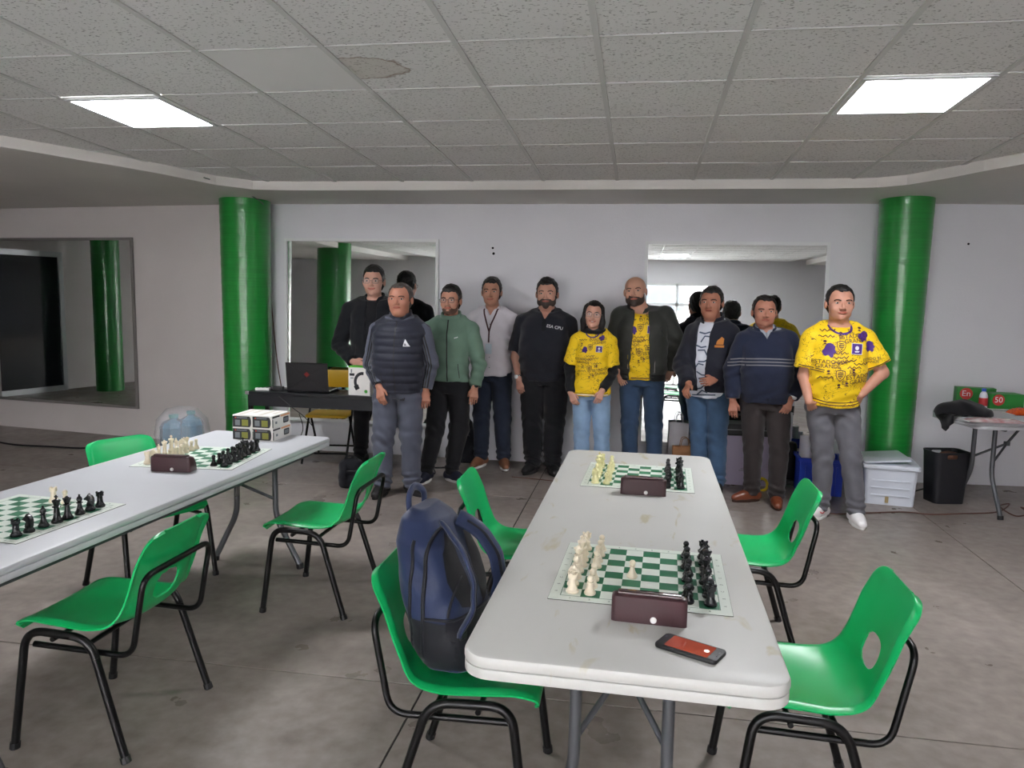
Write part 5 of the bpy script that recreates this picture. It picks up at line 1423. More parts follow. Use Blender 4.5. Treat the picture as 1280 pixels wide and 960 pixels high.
Nv = P['navy']; sn = Nv['surfs']['jacket']; EMB = mat('orange_embroidery', (196, 122, 48), rough=.7)
decal('embroidered_emblem', merge_shapes([(poly_shape([(-.034, -.04), (.034, -.04), (.034, -.022), (-.034, -.022)]), 0, 0, 0), (poly_shape([(-.024, -.016), (.028, -.016), (.030, .03), (.012, .046), (.0, .03), (-.012, .02), (-.02, .004)]), 0, 0, 0)]), Nv['cx'] + .118, 1.265, 0, EMB, sn, Nv['root'], .004, label='orange embroidered emblem')
sj = Nv['surfs']['jersey']; NJ = mat('steel_blue_print', (74, 88, 112), rough=.6)
for k in range(10):
    z = 1.34 - k * .056; decal('jersey_print', strip_shape([(-.05, .0), (.0, .03 if k % 2 else -.01), (.04, .005)], .012), Nv['cx'] - .01 + .02 * sin(k * 2.1), z, .5 * sin(k * 1.7), NJ, sj, Nv['root'], .003, .012)
decal('jersey_print', strip_shape([(-.1, .82), (.1, .835)], .010), Nv['hipx'], 0, 0, NJ, sj, Nv['root'], .003, .012)
Tl = P['tall']; st = Tl['surfs']['jacket']
for x in (-.11, .13): decal('pocket_zip', strip_shape([(x, 1.06), (x * 1.1, .94)], .005), Tl['cx'], 0, 0, M_blackplastic, st, Tl['root'], .003, .01)
# red flash on the white trainers
for o in [c for c in Y['root'].children if c.name.startswith('shoe')][:1]:
    vs = np.array([v.co for v in o.data.vertices]); Q_ = np.array([list(p.vertices) for p in o.data.polygons]); t_ = Surf(vs, Q_); cxs = vs[:, 0].mean()
    decal('red_flash', poly_shape([(-.030, .014), (-.008, -.004), (.045, .012), (.0, -.014), (-.026, .0)]), cxs + .03, .060, .1, mat('red_leather', (205, 40, 52), rough=.4), t_, Y['root'], .003, .012)

# ------------------------------------------------------------------ blue backpack leaning in its chair
NAVYB = fabric('navy_nylon', (34, 46, 78), rough=.5, fold=.25, sheen=.2); BLKB = fabric('black_nylon', (22, 23, 30), rough=.6); MESH = fabric('black_mesh', (18, 18, 20), rough=.9)
bp_ = thing('backpack', 'navy blue backpack with black panels leaning back in a green chair', 'backpack', (-.532, 2.255, .452), radians(-14))
# local frame: x towards the table, y across the chair, z up; the pack leans back
lean = .27
def bl(x, y, z): return (x - z * lean, y, z)
Fb = Field(grid(-.32, .22, .006), grid(-.22, .22, .006), grid(-.02, .56, .006))
X, Y_, Z = Fb.all()
xx = X + Z * lean
w_ = np.interp(Z, [0, .05, .28, .38, .45, .48], [.130, .148, .155, .140, .10, .06]); d_ = np.interp(Z, [0, .05, .23, .38, .45, .48], [.085, .100, .105, .09, .06, .03])
u = (np.abs(Y_ / w_) ** 3.2 + np.abs((xx - .01) / d_) ** 2.8) ** (1 / 3.0)
Fb.F = np.maximum(np.maximum((u - 1) * .1, -Z), Z - .48).astype(np.float32)
Fb.ripple(lambda X, Y, Z: .0035 * noise3(X, Y, Z, 2.0))
bo, BPp, BQq = field_obj('main_compartment', Fb, NAVYB, bp_)
btree = BVHTree.FromPolygons(BPp.tolist(), BQq.tolist())
def wrap(name, pts2, m, w, off=.004, axis='x', flat=.35):
    """raised band lying on the pack's table side (axis x) or on its flank (axis -y)"""
    out = []
    for a, z in pts2:
        o_, d = ((1.0, a, z), (-1, 0, 0)) if axis == 'x' else ((a, -1.0, z), (0, 1, 0))
        h = btree.ray_cast(Vector(o_), Vector(d))
        if h[0] is not None: out.append(h[0] + h[1] * off)
    if len(out) > 2:
        return MB().tube(out, w, 8, flat=flat, up=((1, 0, 0) if axis == 'x' else (0, -1, 0))).build(name, m, bp_, smooth=True, angle=0)
def patch(name, poly, m, off=.004, axis='x'):
    bm = bmesh.new(); f = bm.faces.new([bm.verts.new((a, z, 0)) for a, z in poly]); bmesh.ops.triangulate(bm, faces=bm.faces[:])
    for _ in range(5):
        es = [e for e in bm.edges if e.calc_length() > .025]
        if not es: break
        bmesh.ops.subdivide_edges(bm, edges=es, cuts=1); bmesh.ops.triangulate(bm, faces=bm.faces[:])
    bad = []
    for v in bm.verts:
        a, z = v.co.x, v.co.y; o_, d = ((1.0, a, z), (-1, 0, 0)) if axis == 'x' else ((a, -1.0, z), (0, 1, 0))
        h = btree.ray_cast(Vector(o_), Vector(d))
        if h[0] is None: bad.append(v)
        else: v.co = h[0] + h[1] * off
    bmesh.ops.delete(bm, geom=bad, context='VERTS'); me = bpy.data.meshes.new(name); bm.to_mesh(me); bm.free(); me.materials.append(m); finish(me, True, 0)
    return link(name, me, bp_)
patch('base_panel', [(-.15, .012), (.15, .012), (.16, .17), (-.16, .17)], BLKB)
patch('base_panel', [(-.10, .015), (.08, .015), (.055, .16), (-.13, .17)], BLKB, axis='-y')
patch('back_mesh', [(-.02, .18), (-.09, .20), (-.115, .28), (-.10, .36), (-.05, .41), (-.035, .36), (-.03, .28)], MESH)
patch('back_mesh', [(.02, .18), (.09, .20), (.115, .28), (.10, .36), (.05, .41), (.035, .36), (.03, .28)], MESH)
for q in (-1, 1):
    pts = [(q * .045, .435), (q * .07, .40), (q * .085, .34), (q * .09, .27), (q * .10, .19), (q * .125, .12)]
    path = []
    for i, (a, z) in enumerate(spline([(a, 0, z) for a, z in pts], 5) and [(p.x, p.z) for p in spline([(a, 0, z) for a, z in pts], 5)]):
        h = btree.ray_cast(Vector((1.0, a, z)), Vector((-1, 0, 0)))
        if h[0] is not None:
            t = i / 25; path.append(h[0] + Vector((.012 + .058 * sin(pi * min(1, t * 1.05)), 0, 0)))
    st = MB().tube(path, .030, 10, flat=.28, up=(1, 0, 0)).build('shoulder_strap', NAVYB, bp_, smooth=True, angle=0)
    MB().tube([p + Vector((.0095, .0, 0)) for p in path[2:-2]], .007, 6, flat=.4, up=(1, 0, 0)).build('strap_webbing', BLKB, st, smooth=True, angle=0)
    MB().rbox(tuple(path[-2] + Vector((.012, 0, 0))), (.012, .035, .022), .003).build('strap_buckle', M_blackplastic, st)
MB().tube(spline([bl(-.03, -.045, .455), bl(-.02, -.045, .505), bl(-.02, 0, .53), bl(-.02, .045, .505), bl(-.03, .045, .455)], 6), .013, 8, flat=.6).build('carry_handle', NAVYB, bp_, smooth=True, angle=0)
wrap('zip', [(-.040, z) for z in np.linspace(.04, .43, 30)], BLKB, .007, .002, '-y', .6)
wrap('zip', [(-.085, z) for z in np.linspace(.04, .40, 30)], BLKB, .006, .002, '-y', .6)
wrap('piping', [(.035, z) for z in np.linspace(.18, .42, 24)], BLKB, .005, .002, '-y', .7)
wrap('seam', [(t * .155, .172) for t in np.linspace(-1, 1, 20)], BLKB, .005, .004)
vs, fs = text_mesh('GO', .022)
tagm = MB(); h = btree.ray_cast(Vector((1, -.06, .26)), Vector((-1, 0, 0)))
if h[0] is not None:
    tagm.add([(h[0].x + .082, -.075 + x, .27 + y) for x, y in vs], fs)
MB().rbox(bl(.062, 0.0, .30), (.008, .02, .045), .002).build('brand_patch', mat('grey_rubber', (150, 154, 160), rough=.5), bp_)

# ------------------------------------------------------------------ laptop desk and what stands on it
M_desk = mat('black_laminate', (26, 27, 32), rough=.35); M_lapt = mat('black_laptop', (30, 30, 33), rough=.35)
dz = .735
dl = on_z(307, 489, dz); dr = on_z(500, 497, dz)
dang = math.atan2(dr.y - dl.y, dr.x - dl.x); dw = 1.22
dk_ = thing('laptop_desk', 'black desk with a deep apron carrying the laptop', 'desk', (dl.x, dl.y, 0), 0.0)
dd = .36
MB().rbox((dw / 2, dd / 2, dz - .0125), (dw, dd, .025), .003).build('desktop', M_desk, dk_)
MB().box((dw / 2, .02, dz - .025 - .05), (dw - .03, .018, .10)).build('apron', mat('black_steel', (22, 24, 30), rough=.45), dk_)
for x in (.03, dw - .03):
    for y in (.03, dd - .03): MB().rbox((x, y, (dz - .025) / 2), (.035, .035, dz - .025), .003).build('leg', M_blacktube, dk_)
MB().rbox((.012, .012, dz - .012), (.034, .034, .030), .004).build('corner_cap', M_alu, dk_)
DY = dl.y
def on_desk(px, py): return on_y(px, py, DY + .12)
lp = on_z(387, 491, dz); 
lap = thing('laptop', 'open black gaming laptop with a red emblem on its lid', 'laptop', (on_y(385, 489, DY + .06).x, DY + .06, dz), radians(2))
MB().rbox((0, .13, .011), (.375, .26, .020), .004).build('base', M_lapt, lap)
lid = MB(); Mx = Matrix.Rotation(radians(-9), 3, 'X')
lidm = MB().rbox((0, 0, .125), (.375, .008, .25), .003)
lid_o = lidm.build('lid', M_lapt, lap, loc=(0, .0, .012), rot=(radians(7), 0, 0))
M_lapl = mat('dark_grey_lid_line', (52, 46, 48), rough=.4)
for a, b in (((-.187, .25), (0, .13)), ((.187, .25), (0, .13)), ((-.187, .0), (0, .13)), ((.187, .0), (0, .13))):
    MB().tube([(a[0] * .97, -.0045, a[1] * .97 + .004), (b[0], -.0045, b[1])], .0022, 6, flat=.4).build('lid_crease', M_lapl, lid_o)
MB().prism([(-.026, 0), (0, -.026), (.026, 0), (0, .026)], -.0052, -.004, axis='Y').build('lid_emblem', mat('red_emblem', (128, 34, 30), rough=.35), lid_o, loc=(0, 0, .15))
hb_ = thing('headset_box', 'white retail box with green top showing a black headset', 'box', (on_y(449, 497, DY + .04).x, DY + .04, dz), radians(-4))
MB().box((0, .055, .118), (.195, .11, .236)).build('carton', M_card, hb_)
MB().box((0, .055, .241), (.195, .11, .010)).build('green_top', mat('bright_green_print', (96, 190, 60), rough=.5), hb_)
arc = [(.03 + .065 * cos(a), -.0012, .115 + .072 * sin(a)) for a in np.linspace(radians(80), radians(215), 16)]
MB().tube(arc, .013, 8, flat=.12, up=(0, -1, 0)).build('headset_print', M_cardblk, hb_)
MB().tube([(-.03, -.0012, .085), (-.012, -.0012, .05)], [.022, .020], 12, flat=.08, up=(0, -1, 0)).build('ear_cup_print', M_cardblk, hb_)
for x, z, w, h, m in ((-.065, .175, .045, .022, M_cardblk), (-.065, .145, .03, .008, M_greyp), (-.07, .205, .012, .03, M_greyp)): MB().box((x, -.0006, z), (w, .001, h)).build('label_block', m, hb_)
MB().lathe([(0, 0), (.015, 0), (.015, .001), (.0005, .001)], 16).build('round_logo', mat('green_logo', (70, 160, 60), rough=.5), hb_, loc=(.062, -.0005, .035), rot=(radians(90), 0, 0))
# cable clutter on the desk end
pa_ = on_z(340, 489, dz)
ad = thing('power_adapter', 'black power adapter with coiled lead at the desk end', 'power adapter', (pa_.x, DY + .16, dz), .2)
MB().rbox((0, 0, .016), (.12, .055, .032), .006).build('brick', M_blackplastic, ad)
MB().tube(spline([(.06, 0, .012), (.10, -.03, .006), (.05, -.07, .005), (-.02, -.06, .006), (.02, -.03, .006), (.09, -.05, .006), (.12, .03, .006)], 6), .004, 6).build('lead', M_blackplastic, ad, smooth=True)
wt = thing('power_strip', 'white power strip lying at the desk end', 'power strip', (pa_.x - .10, DY + .10, dz), .1)
MB().rbox((0, 0, .012), (.13, .04, .024), .004).build('housing', M_white, wt)
for k in (-1, 0, 1): MB().lathe([(0, 0), (.012, 0), (.012, .001), (.0005, .001)], 12).build('socket', M_greyp, wt, loc=(k * .038, 0, .024))
cb_ = [(pa_.x + .10, DY - .012, dz - .03), (pa_.x + .22, DY - .02, .62), (pa_.x + .33, DY + .02, .52), (pa_.x + .40, DY + .05, .40), (pa_.x + .34, DY + .04, .30), (pa_.x + .24, DY + .03, .28), (pa_.x + .30, DY + .03, .42), (pa_.x + .28, DY + .0, .56)]
tag(MB().tube(spline(cb_, 8), .0035, 6).build('hanging_cable', M_blackplastic, smooth=True), 'thin black cable looping down from the laptop desk', 'cable')
# yellow folding chair behind the desk
YELP = mat('yellow_vinyl', (214, 170, 28), rough=.45)
yc = on_z(418, 560, 0); fc_ = thing('folding_chair', 'yellow folding chair with black frame behind the laptop desk', 'chair', (on_y(412, 560, DESK_Y + .72).x, DESK_Y + .75, 0), radians(8))
MB().rbox((0, 0, .445), (.40, .38, .028), .010, r=.05).build('seat', YELP, fc_, smooth=True)
bkp = MB(); bkp.prism([(x, z + .765) for x, z in rrect(.40, .17, .06)], -.012, .012, axis='Y', bevel=.006); bkp.build('backrest', YELP, fc_, smooth=True, loc=(0, .20, 0))
for q in (-1, 1):
    MB().tube([(q * .205, -.26, .011), (q * .205, .0, .44), (q * .205, .20, .84)], .011, 8).build('leg', M_blacktube, fc_, smooth=True)
    MB().tube([(q * .185, .24, .011), (q * .185, -.02, .43)], .011, 8).build('leg', M_blacktube, fc_, smooth=True)
for y, z, w in ((-.20, .10, .205), (.19, .10, .185), (.20, .845, .205)): MB().tube([(-w, y, z), (w, y, z)], .009, 8).build('cross_bar', M_blacktube, fc_, smooth=True)

# ------------------------------------------------------------------ bags and boxes along the wall
def soft_bag(name, label, loc, size, m, rz=0.0, seed=0.0, straps=True, cat='bag'):
    t = thing(name, label, cat, loc, rz); w, d, h = size
    F_ = Field(grid(-w * .75, w * .75, .012), grid(-d, d, .012), grid(-.02, h * 1.12, .012)); X, Y_, Z = F_.all()
    ww = np.interp(Z / h, [0, .1, .6, .9, 1.05], [.42, .5, .48, .36, .1]) * w; dd_ = np.interp(Z / h, [0, .1, .6, .9, 1.05], [.42, .5, .45, .3, .08]) * d
    u = (np.abs(X / ww) ** 3 + np.abs(Y_ / dd_) ** 2.6) ** (1 / 2.8)
    F_.F = np.maximum(np.maximum((u - 1) * min(w, d) * .4, -Z), Z - h).astype(np.float32); F_.ripple(lambda X, Y, Z: .006 * noise3(X, Y, Z, seed))
    field_obj('bag_body', F_, m, t)
    if straps:
        MB().tube(spline([(-.05, -.02, h * .96), (-.03, -.03, h * 1.08), (.03, -.03, h * 1.08), (.05, -.02, h * .96)], 5), .010, 6, flat=.6).build('carry_handle', m, t, smooth=True)
        MB().tube(spline([(-w * .2, -d * .48, h * .85), (-w * .24, -d * .60, h * .5), (-w * .2, -d * .48, h * .1)], 6), .018, 8, flat=.3, up=(0, -1, 0)).build('shoulder_strap', m, t, smooth=True)
        MB().tube([(x, -d * .47 - .004, h * .62) for x in np.linspace(-w * .3, w * .3, 8)], .005, 6).build('zip', ZIP, t)
    return t
soft_bag('backpack', 'black backpack on the floor against the wall behind the men', (on_y(577, 560, 7.02).x, 7.02, 0), (.30, .16, .44), fabric('black_canvas', (26, 27, 33)), 0, 1.0, cat='backpack')
bgp = on_z(440, 607, 0)
soft_bag('rucksack', 'small black rucksack standing on the floor beside the laptop desk', (bgp.x, bgp.y - .02, 0), (.22, .18, .24), fabric('black_canvas', (26, 27, 33)), .3, 2.0, cat='bag')
# tangle of adapters on the floor behind the vest man
tg = MB().tube(spline([(-1.98, 6.45, .012), (-1.9, 6.55, .012), (-1.75, 6.42, .012), (-1.82, 6.6, .02), (-1.95, 6.62, .012), (-1.7, 6.7, .012), (-1.66, 6.95, .012)], 8), .008, 6).build('floor_cable', M_blackplastic, smooth=True)
tag(tg, 'black tangled cable on the floor behind the man in the vest', 'cable')
# lilac printed carton
M_lilac = mat('lilac_carton', (206, 196, 222), rough=.6)
cp_ = on_z(903, 605, 0); lc = thing('appliance_carton', 'pale lilac printed carton standing behind the man in the sweater', 'box', (cp_.x + .22, cp_.y + .14, 0), 0)
MB().box((0, 0, .215), (.44, .28, .43)).build('carton', M_lilac, lc)
yv = -.1412
for vs_, x, z, m in ((text_mesh('CAB', .038), .0, .055, M_cardblk), (text_mesh('CAB', .038), .11, .055, M_cardblk)):
    q = MB(); q.add([(x + a, yv, z + b) for a, b in vs_[0]], vs_[1]); q.build('lettering', m, lc)['kind'] = 'stuff'
for x, z, w, h in ((-.02, .095, .035, .03), (.02, .095, .025, .03), (-.03, .13, .12, .004), (-.03, .145, .09, .004), (-.01, .30, .03, .10), (.012, .27, .015, .05), (-.03, .335, .03, .012)):
    MB().box((x, yv, z), (w, .001, h)).build('print_block', M_cardblk if h > .01 else M_greyp, lc)
cs = thing('equipment_case', 'dark grey equipment case lying on the lilac carton', 'case', (cp_.x + .20, cp_.y + .14, .43), .05)
MB().rbox((0, 0, .05), (.38, .24, .10), .01).build('shell', mat('dark_grey_case', (70, 70, 72), rough=.5), cs); MB().rbox((0, -.125, .05), (.10, .018, .02), .003).build('handle', M_blackplastic, cs); MB().box((0, 0, .052), (.384, .244, .006)).build('seam', M_alu, cs)
# paper bags
M_kraft = mat('kraft_paper', (176, 128, 88), rough=.8, noise=(14, .08)); M_whp = mat('white_paper', (222, 220, 226), rough=.7)
def paper_bag(label, loc, size, m, rz, flap=True):
    t = thing('paper_bag', label, 'bag', loc, rz); w, d, h = size; rnd = random.Random(int(h * 1000)); mb = MB(); R_ = []
    for z in np.linspace(0, h, 7):
        k = 1 + .06 * (z / h) + rnd.uniform(-.02, .02); q = d * (1 - .45 * z / h)
        R_.append([(-w / 2 * k, -q / 2, z), (0, -q / 2 + rnd.uniform(-.006, .006), z), (w / 2 * k, -q / 2, z), (w / 2 * k - .02 * z / h, 0, z), (w / 2 * k, q / 2, z), (0, q / 2, z), (-w / 2 * k, q / 2, z), (-w / 2 * k + .02 * z / h, 0, z)])
    vs = [v for r in R_ for v in r]; fs = [(i * 8 + j, i * 8 + (j + 1) % 8, (i + 1) * 8 + (j + 1) % 8, (i + 1) * 8 + j) for i in range(6) for j in range(8)] + [tuple(range(7, -1, -1))]
    mb.add(vs, fs); mb.build('paper_body', m, t)
    for y in (-1, 1): MB().tube(spline([(-w * .2, y * d * .27, h), (-w * .12, y * d * .27, h + .07), (w * .12, y * d * .27, h + .07), (w * .2, y * d * .27, h)], 5), .003, 6).build('handle', m, t)
    return t
kb = on_y(851, 580, 6.85)
paper_bag('brown kraft paper bag standing between two pairs of jeans', (.44, 6.80, 0), (.20, .12, .30), M_kraft, .1)
paper_bag('white paper bag behind the brown paper bag', (.40, 7.04, 0), (.17, .11, .47), M_whp, -.2)
kf = thing('carton', 'folded brown carton leaning behind the table end', 'box', (.14, 6.98, 0), .25)
for q in (0, 1, 2): MB().prism([(-.13, 0), (.15, 0), (.15, .09), (-.02, .22 - .03 * q), (-.10, .05)], .014 * q, .014 * q + .006, axis='Y').build('panel', mat('brown_card', (120, 88, 66), rough=.8), kf)
# steam mop
mp_ = thing('steam_mop', 'silver pole floor mop with black foot leaning by the wall', 'mop', (on_y(985, 580, 6.90).x, 6.90, 0), 0)
MB().tube([(0, 0, .36), (.03, .10, 1.02)], .016, 10).build('pole', mat('silver_pole', (196, 198, 204), rough=.3, metal=.3), mp_, smooth=True)
MB().tube([(.011, .04, .60), (.0145, .05, .68)], .019, 10).build('clamp', M_blackplastic, mp_, smooth=True)
MB().rbox((0, 0, .20), (.13, .12, .34), .03).build('motor_housing', M_blackplastic, mp_, smooth=True)
MB().rbox((0, -.02, .02), (.16, .20, .04), .012).build('floor_head', M_blackplastic, mp_, smooth=True)
# coil of yellow strap
ys = MB().tube([(.055 * cos(a), .012 * sin(3 * a), .062 + .055 * sin(a)) for a in np.linspace(0, 2 * pi, 24, endpoint=False)], .012, 8, closed=True, flat=.6).build('strap_roll', mat('yellow_webbing', (214, 190, 40), rough=.6), smooth=True, loc=(1.06, 6.52, -.005))
tag(ys, 'small roll of yellow strap on the floor beside the black mop', 'strap')
# blue crate
M_blue = mat('blue_polythene', (22, 60, 190), rough=.4)
cr = thing('storage_crate', 'blue plastic crate filled with white paper behind the man in the yellow jersey', 'crate', (on_y(1022, 600, 6.62).x, 6.62, 0), -.05)
w, d, h = .33, .26, .31
for x, y, sx, sy in ((0, -d / 2, w, .008), (0, d / 2, w, .008), (-w / 2, 0, .008, d), (w / 2, 0, .008, d)): MB().box((x, y, h / 2), (sx, sy, h)).build('side', M_blue, cr)
MB().box((0, 0, .006), (w, d, .012)).build('bottom', M_blue, cr)
for x, y, sx, sy in ((0, -d / 2 - .008, w + .04, .02), (0, d / 2 + .008, w + .04, .02), (-w / 2 - .008, 0, .02, d), (w / 2 + .008, 0, .02, d)): MB().rbox((x, y, h - .015), (sx, sy, .03), .004).build('rim', M_blue, cr)
for x in (-.12, -.04, .04, .12): MB().box((x, -d / 2 - .007, h / 2 - .03), (.012, .010, h - .07)).build('rib', M_blue, cr)
pb = thing('paper_roll', 'bundle of white paper sticking out of the blue crate', 'paper', (on_y(1010, 600, 6.62).x, 6.62, .02), 0)
for k, (x, r) in enumerate(((-.04, .05), (.05, .04), (.11, .02))): MB().tube([(x, 0, 0), (x + .01, .03, .45 - .05 * k)], r, 14).build('sheet_roll', M_whp, pb, smooth=True)
# white storage box
M_box = mat('white_translucent_plastic', (214, 220, 230), rough=.35)
sb_ = thing('storage_box', 'white plastic storage box with its lid set loosely on top', 'box', (on_y(1106, 620, 6.5).x, 6.50, 0), radians(-8))
mbx = MB(); b0 = [(x, y) for x, y in rrect(.36, .40, .03)]; b1 = [(x * 1.08, y * 1.08) for x, y in b0]; n_ = len(b0)
vs = [(x, y, 0) for x, y in b0] + [(x, y, .29) for x, y in b1]; mbx.add(vs, [(i, (i + 1) % n_, n_ + (i + 1) % n_, n_ + i) for i in range(n_)] + [tuple(range(n_ - 1, -1, -1)), tuple(range(n_, 2 * n_))]); mbx.build('tub', M_box, sb_, smooth=True)
MB().prism(rrect(.42, .46, .03), .29, .325, bevel=.008).build('rim', M_box, sb_, smooth=True)
for z in (.08, .14, .20): MB().rbox((0, -.209 - z * .04, z), (.28, .006, .010), .002).build('rib', M_box, sb_)
MB().rbox((-.02, -.208, .045), (.026, .008, .05), .002).build('latch', mat('tan_tape', (170, 150, 110), rough=.6), sb_)
ld = MB().prism(rrect(.36, .34, .02), 0, .018, bevel=.005).build('loose_lid', M_box, sb_, smooth=True, loc=(-.05, -.02, .345), rot=(radians(2), radians(-5), .15))
# waste bin
wb = thing('waste_bin', 'black plastic waste bin with handle slots beside the snack table', 'bin', (2.50, 6.55, 0), radians(12))
mbx = MB(); b0 = rrect(.25, .19, .04); n_ = len(b0); R_ = []
for z, k in ((0, 1.0), (.40, 1.18), (.42, 1.22), (.42, 1.16), (.40, 1.13), (.012, .96)): R_.append([(x * k, y * k, z) for x, y in b0])
vs = [v for r in R_ for v in r]; fs = [(i * n_ + j, i * n_ + (j + 1) % n_, (i + 1) * n_ + (j + 1) % n_, (i + 1) * n_ + j) for i in range(len(R_) - 1) for j in range(n_)] + [tuple(range(n_ - 1, -1, -1)), tuple((len(R_) - 1) * n_ + j for j in range(n_))]
mbx.add(vs, fs); mbx.build('tub', mat('black_bin_plastic', (30, 31, 36), rough=.45), wb, smooth=True)
tub_o = [c for c in wb.children if c.name.startswith('tub')][0]
cut_o = link('cutter', MB().prism([(x - .02, z + .385) for x, z in rrect(.085, .034, .012)], -.3, .3, axis='Y').mesh('cutter', M_blackplastic))
for o_ in (tub_o, cut_o):
    bm_ = bmesh.new(); bm_.from_mesh(o_.data); bmesh.ops.recalc_face_normals(bm_, faces=bm_.faces[:]); bm_.to_mesh(o_.data); bm_.free()
bo_ = tub_o.modifiers.new('slots', 'BOOLEAN'); bo_.operation = 'DIFFERENCE'; bo_.solver = 'EXACT'; bo_.object = cut_o
cut_o.parent = wb; bpy.context.view_layer.update()
new_me = bpy.data.meshes.new_from_object(tub_o.evaluated_get(bpy.context.evaluated_depsgraph_get()))
tub_o.modifiers.clear(); tub_o.data = new_me; bpy.data.objects.remove(cut_o)
MB().ball((.03, .02, .37), (.09, .06, .04), 12, 8).build('crumpled_wrapper', mat('brown_wrapper', (120, 80, 60), rough=.6), wb)

# ------------------------------------------------------------------ snack table
sa = on_z(1161, 511, TZ); sbp = on_z(1225, 528, TZ)
tang = math.atan2((sbp - sa).y, (sbp - sa).x) + pi / 2
q1 = (sa + sbp) / 2
stn = folding_table('white folding table loaded with snacks and a black cloth', (q1.x, q1.y), tang - pi / 2, 1.5, .66, M_table_l, inset=(.26, .26))
STA = tang
def on_top(px, py): return on_z(px, py, TZ)
def cloth():
    t = thing('black_cloth', 'crumpled black cloth hanging over the snack table corner', 'cloth', tuple(on_top(1203, 518)), STA)
    c0 = on_top(1190, 521); F_ = Field(grid(-.26, .26, .009), grid(-.24, .24, .009), grid(-.16, .16, .009))
    F_.ell((0, .0, .0), (.21, .16, .115), .02); F_.cone((-.08, -.06, .03), (.10, .10, .05), .05, .04, .04); F_.cone((.1, -.05, .02), (.16, .05, .02), .03, .02, .04)
    F_.clip(lambda X, Y, Z: .003 - Z)
    F_.ripple(lambda X, Y, Z: .007 * noise3(X, Y, Z, .4, .9))
    field_obj('heap', F_, fabric('black_jersey_cloth', (20, 20, 24)), t)
    return t
ct = cloth(); ct.rotation_euler = (0, 0, 0)
ed = on_y(1183, 524, on_top(1183, 521).y - .012)
fl = MB(); e0 = on_top(1170, 514); e1 = on_top(1190, 520); dirv = (e1 - e0).normalized(); nrm2 = Vector((dirv.y, -dirv.x, 0))
for k, (t0, dep) in enumerate(((0.0, .02), (.25, .07), (.5, .125), (.75, .10), (1.0, .02))): pass
rows = []
for k in range(9):
    t0 = k / 8; p = e0.lerp(e1, t0 * 1.15); dep = .02 + .115 * max(0, 1 - abs(t0 - .6) / .55)
    rows.append([p + Vector((0, 0, .012)) - nrm2 * .05, p + nrm2 * (.006) + Vector((0, 0, .008)), p + nrm2 * (.010 + .006 * sin(k * 2)) + Vector((0, 0, -dep * .5)), p + nrm2 * (.008 + .008 * sin(k * 2)) + Vector((0, 0, -dep))])
vs = [v - ct.location for r in rows for v in r]; fs = [(i * 4 + j, i * 4 + j + 1, (i + 1) * 4 + j + 1, (i + 1) * 4 + j) for i in range(8) for j in range(3)]
o = MB().add(vs, fs).build('hanging_fold', fabric('black_jersey_cloth', (20, 20, 24)), ct, smooth=True, angle=0); md = o.modifiers.new('s', 'SOLIDIFY'); md.thickness = .005
M_gbox = mat('green_snack_carton', (40, 132, 52), rough=.5)
def snack_carton(label, px, py, size, rz, words, depth=0.0):
    p = on_top(px, py); t = thing('snack_carton', label, 'box', (p.x, p.y + depth, TZ), rz); w, d, h = size
    MB().box((0, 0, h / 2), (w, d, h)).build('carton', M_gbox, t)
    if words:
        q = MB(); vs_, fs_ = text_mesh(words, h * .5); q.add([(a - w * .25, -d / 2 - .0012, h * .62 + b) for a, b in vs_], fs_)
        q.build('lettering', WHITEP, t)['kind'] = 'stuff'
        MB().lathe([(0, 0), (h * .36, 0), (h * .36, .0008), (.0005, .0008)], 18).build('red_roundel', mat('red_roundel', (196, 52, 48), rough=.5), t, loc=(-w * .25, -d / 2, h * .62), rot=(radians(90), 0, 0))
    MB().box((0, -.001, h * .04), (w * 1.002, d, .006)).build('white_edge', M_card, t)
    return t
snack_carton('green snack carton with a red roundel reading 50', 1255, 512, (.26, .16, .13), .05, '50', .05)
snack_carton('long green snack carton behind the water bottle', 1226, 507, (.30, .10, .14), -.15, 'En', .14)
wbp = on_top(1231, 511); wbt = thing('drink_bottle', 'small plastic bottle with a blue cap and red label', 'bottle', (wbp.x - .03, wbp.y - .03, TZ))
MB().lathe([(.0, 0), (.03, 0), (.032, .01), (.032, .11), (.024, .135), (.013, .145), (.013, .155), (.0005, .155)], 18).build('bottle_body', mat('milky_plastic', (222, 226, 232), rough=.25), wbt, smooth=True)
MB().lathe([(.0331, .03), (.0331, .095)], 18).build('label_band', mat('red_label', (186, 52, 54), rough=.5), wbt, smooth=True)
MB().lathe([(0, .148), (.0165, .148), (.0165, .168), (.014, .172), (.0005, .172)], 18).build('cap', mat('blue_cap', (34, 84, 190), rough=.4), wbt, smooth=True)
